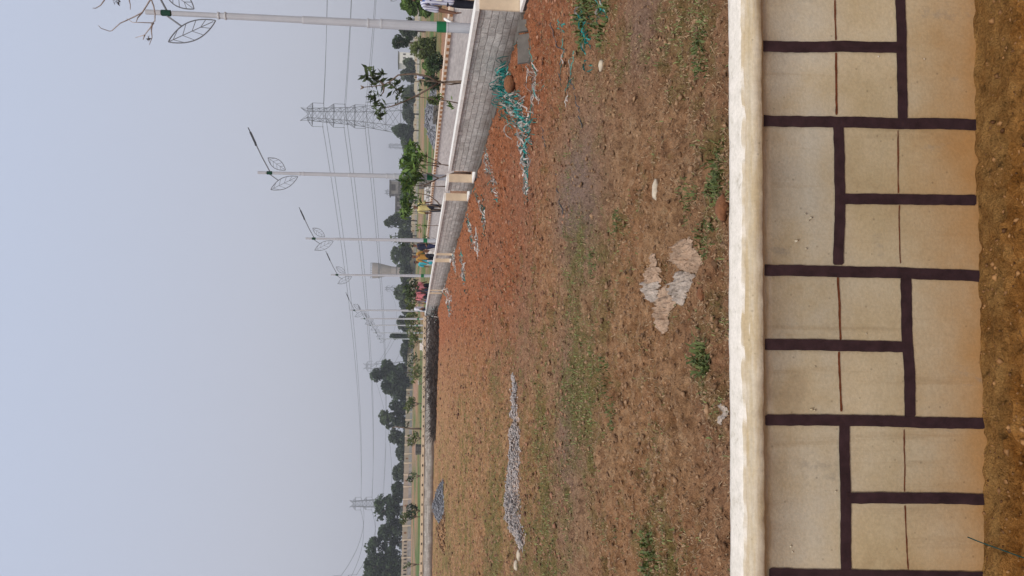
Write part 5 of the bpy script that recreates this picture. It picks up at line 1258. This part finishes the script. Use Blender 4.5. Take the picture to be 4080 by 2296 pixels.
def lanyard(root, B, k):
    mb = MB(); mb.bar(B(-.07, .10, 1.43), B(-.01, .135, 1.18), .022, .006); mb.bar(B(.06, .10, 1.43), B(.0, .135, 1.18), .022, .006); mb.build('lanyard', cm('blue_lanyard', (.02, .10, .35)), root)
    mb = MB(); mb.bar(B(-.0, .142, 1.18), B(-.0, .142, 1.08), .07, .006); mb.build('identity_card', MT['white'], root)
    mb = MB(); mb.tube([B(.13, .06, 1.42), B(.0, .14, 1.25), B(-.14, .11, 1.02)], .012*k, 6); mb.build('bag_strap', dark, root)
    mb = MB(); mb.tube([B(-.145, .03, .93), B(-.15, .04, .70), B(-.155, .06, .47)], .008*k, 5); mb.build('hanging_strap', MT['white'], root)
    mb = MB(); mb.tube([B(-.15, .0, .965), B(-.09, .105, .965), B(.09, .105, .965), B(.15, 0, .965)], .018*k, 6); mb.build('belt', dark, root)
stripe, nt, b = M('striped_shirt'); wv_ = nt.nodes.new('ShaderNodeTexWave'); wv_.inputs['Scale'].default_value = 9; wv_.inputs['Distortion'].default_value = 1.2; wv_.bands_direction = 'X'
tcx = nt.nodes.new('ShaderNodeTexCoord'); nt.links.new(tcx.outputs['Object'], wv_.inputs['Vector']); nt.links.new(ramp(nt, wv_.outputs['Fac'], [(.12, (.20, .20, .33)), (.3, (.66, .67, .76))]), b.inputs['Base Color'])
person(at(-14, 14.6), 14.6, 215, 1.73, 'student in white striped shirt with blue lanyard and dark trousers at the right edge', stripe, dark, detail=True, extra=lanyard)
person(at(829, 33), 33, 20, 1.62, 'person in yellow top and dark trousers with white cap behind the leafy young tree', cm('yellow_top', (.55, .47, .20)), dark, scarf=MT['white'])
person(at(982, 36), 36, 60, 1.60, 'person in dark blue clothes under the third lamp post', cm('dark_blue', (.02, .025, .05)), navy, 'walk')
person(at(1024, 37), 37, 200, 1.62, 'person in mustard orange shirt and dark trousers', cm('mustard', (.42, .22, .05)), dark, 'walk')
person(at(1046, 39), 39, 190, 1.48, 'person in cyan tunic and white trousers beside the mustard shirt', cm('cyan_tunic', (.05, .42, .50)), cm('pale_trousers', (.5, .5, .55)), 'stand', True)
person(at(1140, 42), 42, 40, 1.58, 'person in pink shirt and dark trousers, right one of the pair', cm('pink_shirt', (.60, .22, .25)), dark, 'stand')
person(at(1163, 44), 44, 0, 1.55, 'person in black clothes with blue bag between the two pink shirts', cm('black_top', (.02, .02, .035)), navy, 'stand')
person(at(1181, 43), 43, 330, 1.60, 'person in salmon pink shirt and black trousers, left one of the pair', cm('salmon_shirt', (.62, .20, .22)), dark, 'stand')
person(at(1196, 45), 45, 180, 1.45, 'person in purple blue skirt left of the salmon shirt', cm('grey_top', (.30, .24, .22)), cm('purple_skirt', (.07, .07, .33)), 'stand')
person(at(1232, 46), 46, 90, 1.66, 'person in white shirt and dark trousers by the fifth lamp post', cm('white_top', (.66, .66, .72)), dark, 'stand')
person(at(310, 78), 78, 180, 1.6, 'tiny far person in pale shirt behind the tall bare sapling', cm('pale_top', (.5, .5, .62)), navy, 'stand')

# ------------------------------------------------------------------ haze
hb = MB(); hb.box((-2600, -60, -2), (2600, 2500, 75)); hz_o = hb.build('haze', None)
hm = bpy.data.materials.new('haze'); hm.use_nodes = True; nt = hm.node_tree; nt.nodes.clear()
ou = nt.nodes.new('ShaderNodeOutputMaterial'); pv = nt.nodes.new('ShaderNodeVolumePrincipled'); pv.inputs['Color'].default_value = (.93, .94, 1.0, 1); pv.inputs['Density'].default_value = .00058
pv.inputs['Anisotropy'].default_value = .2
nt.links.new(pv.outputs[0], ou.inputs['Volume']); hz_o.data.materials.clear(); hz_o.data.materials.append(hm); tag(hz_o, kind='stuff')
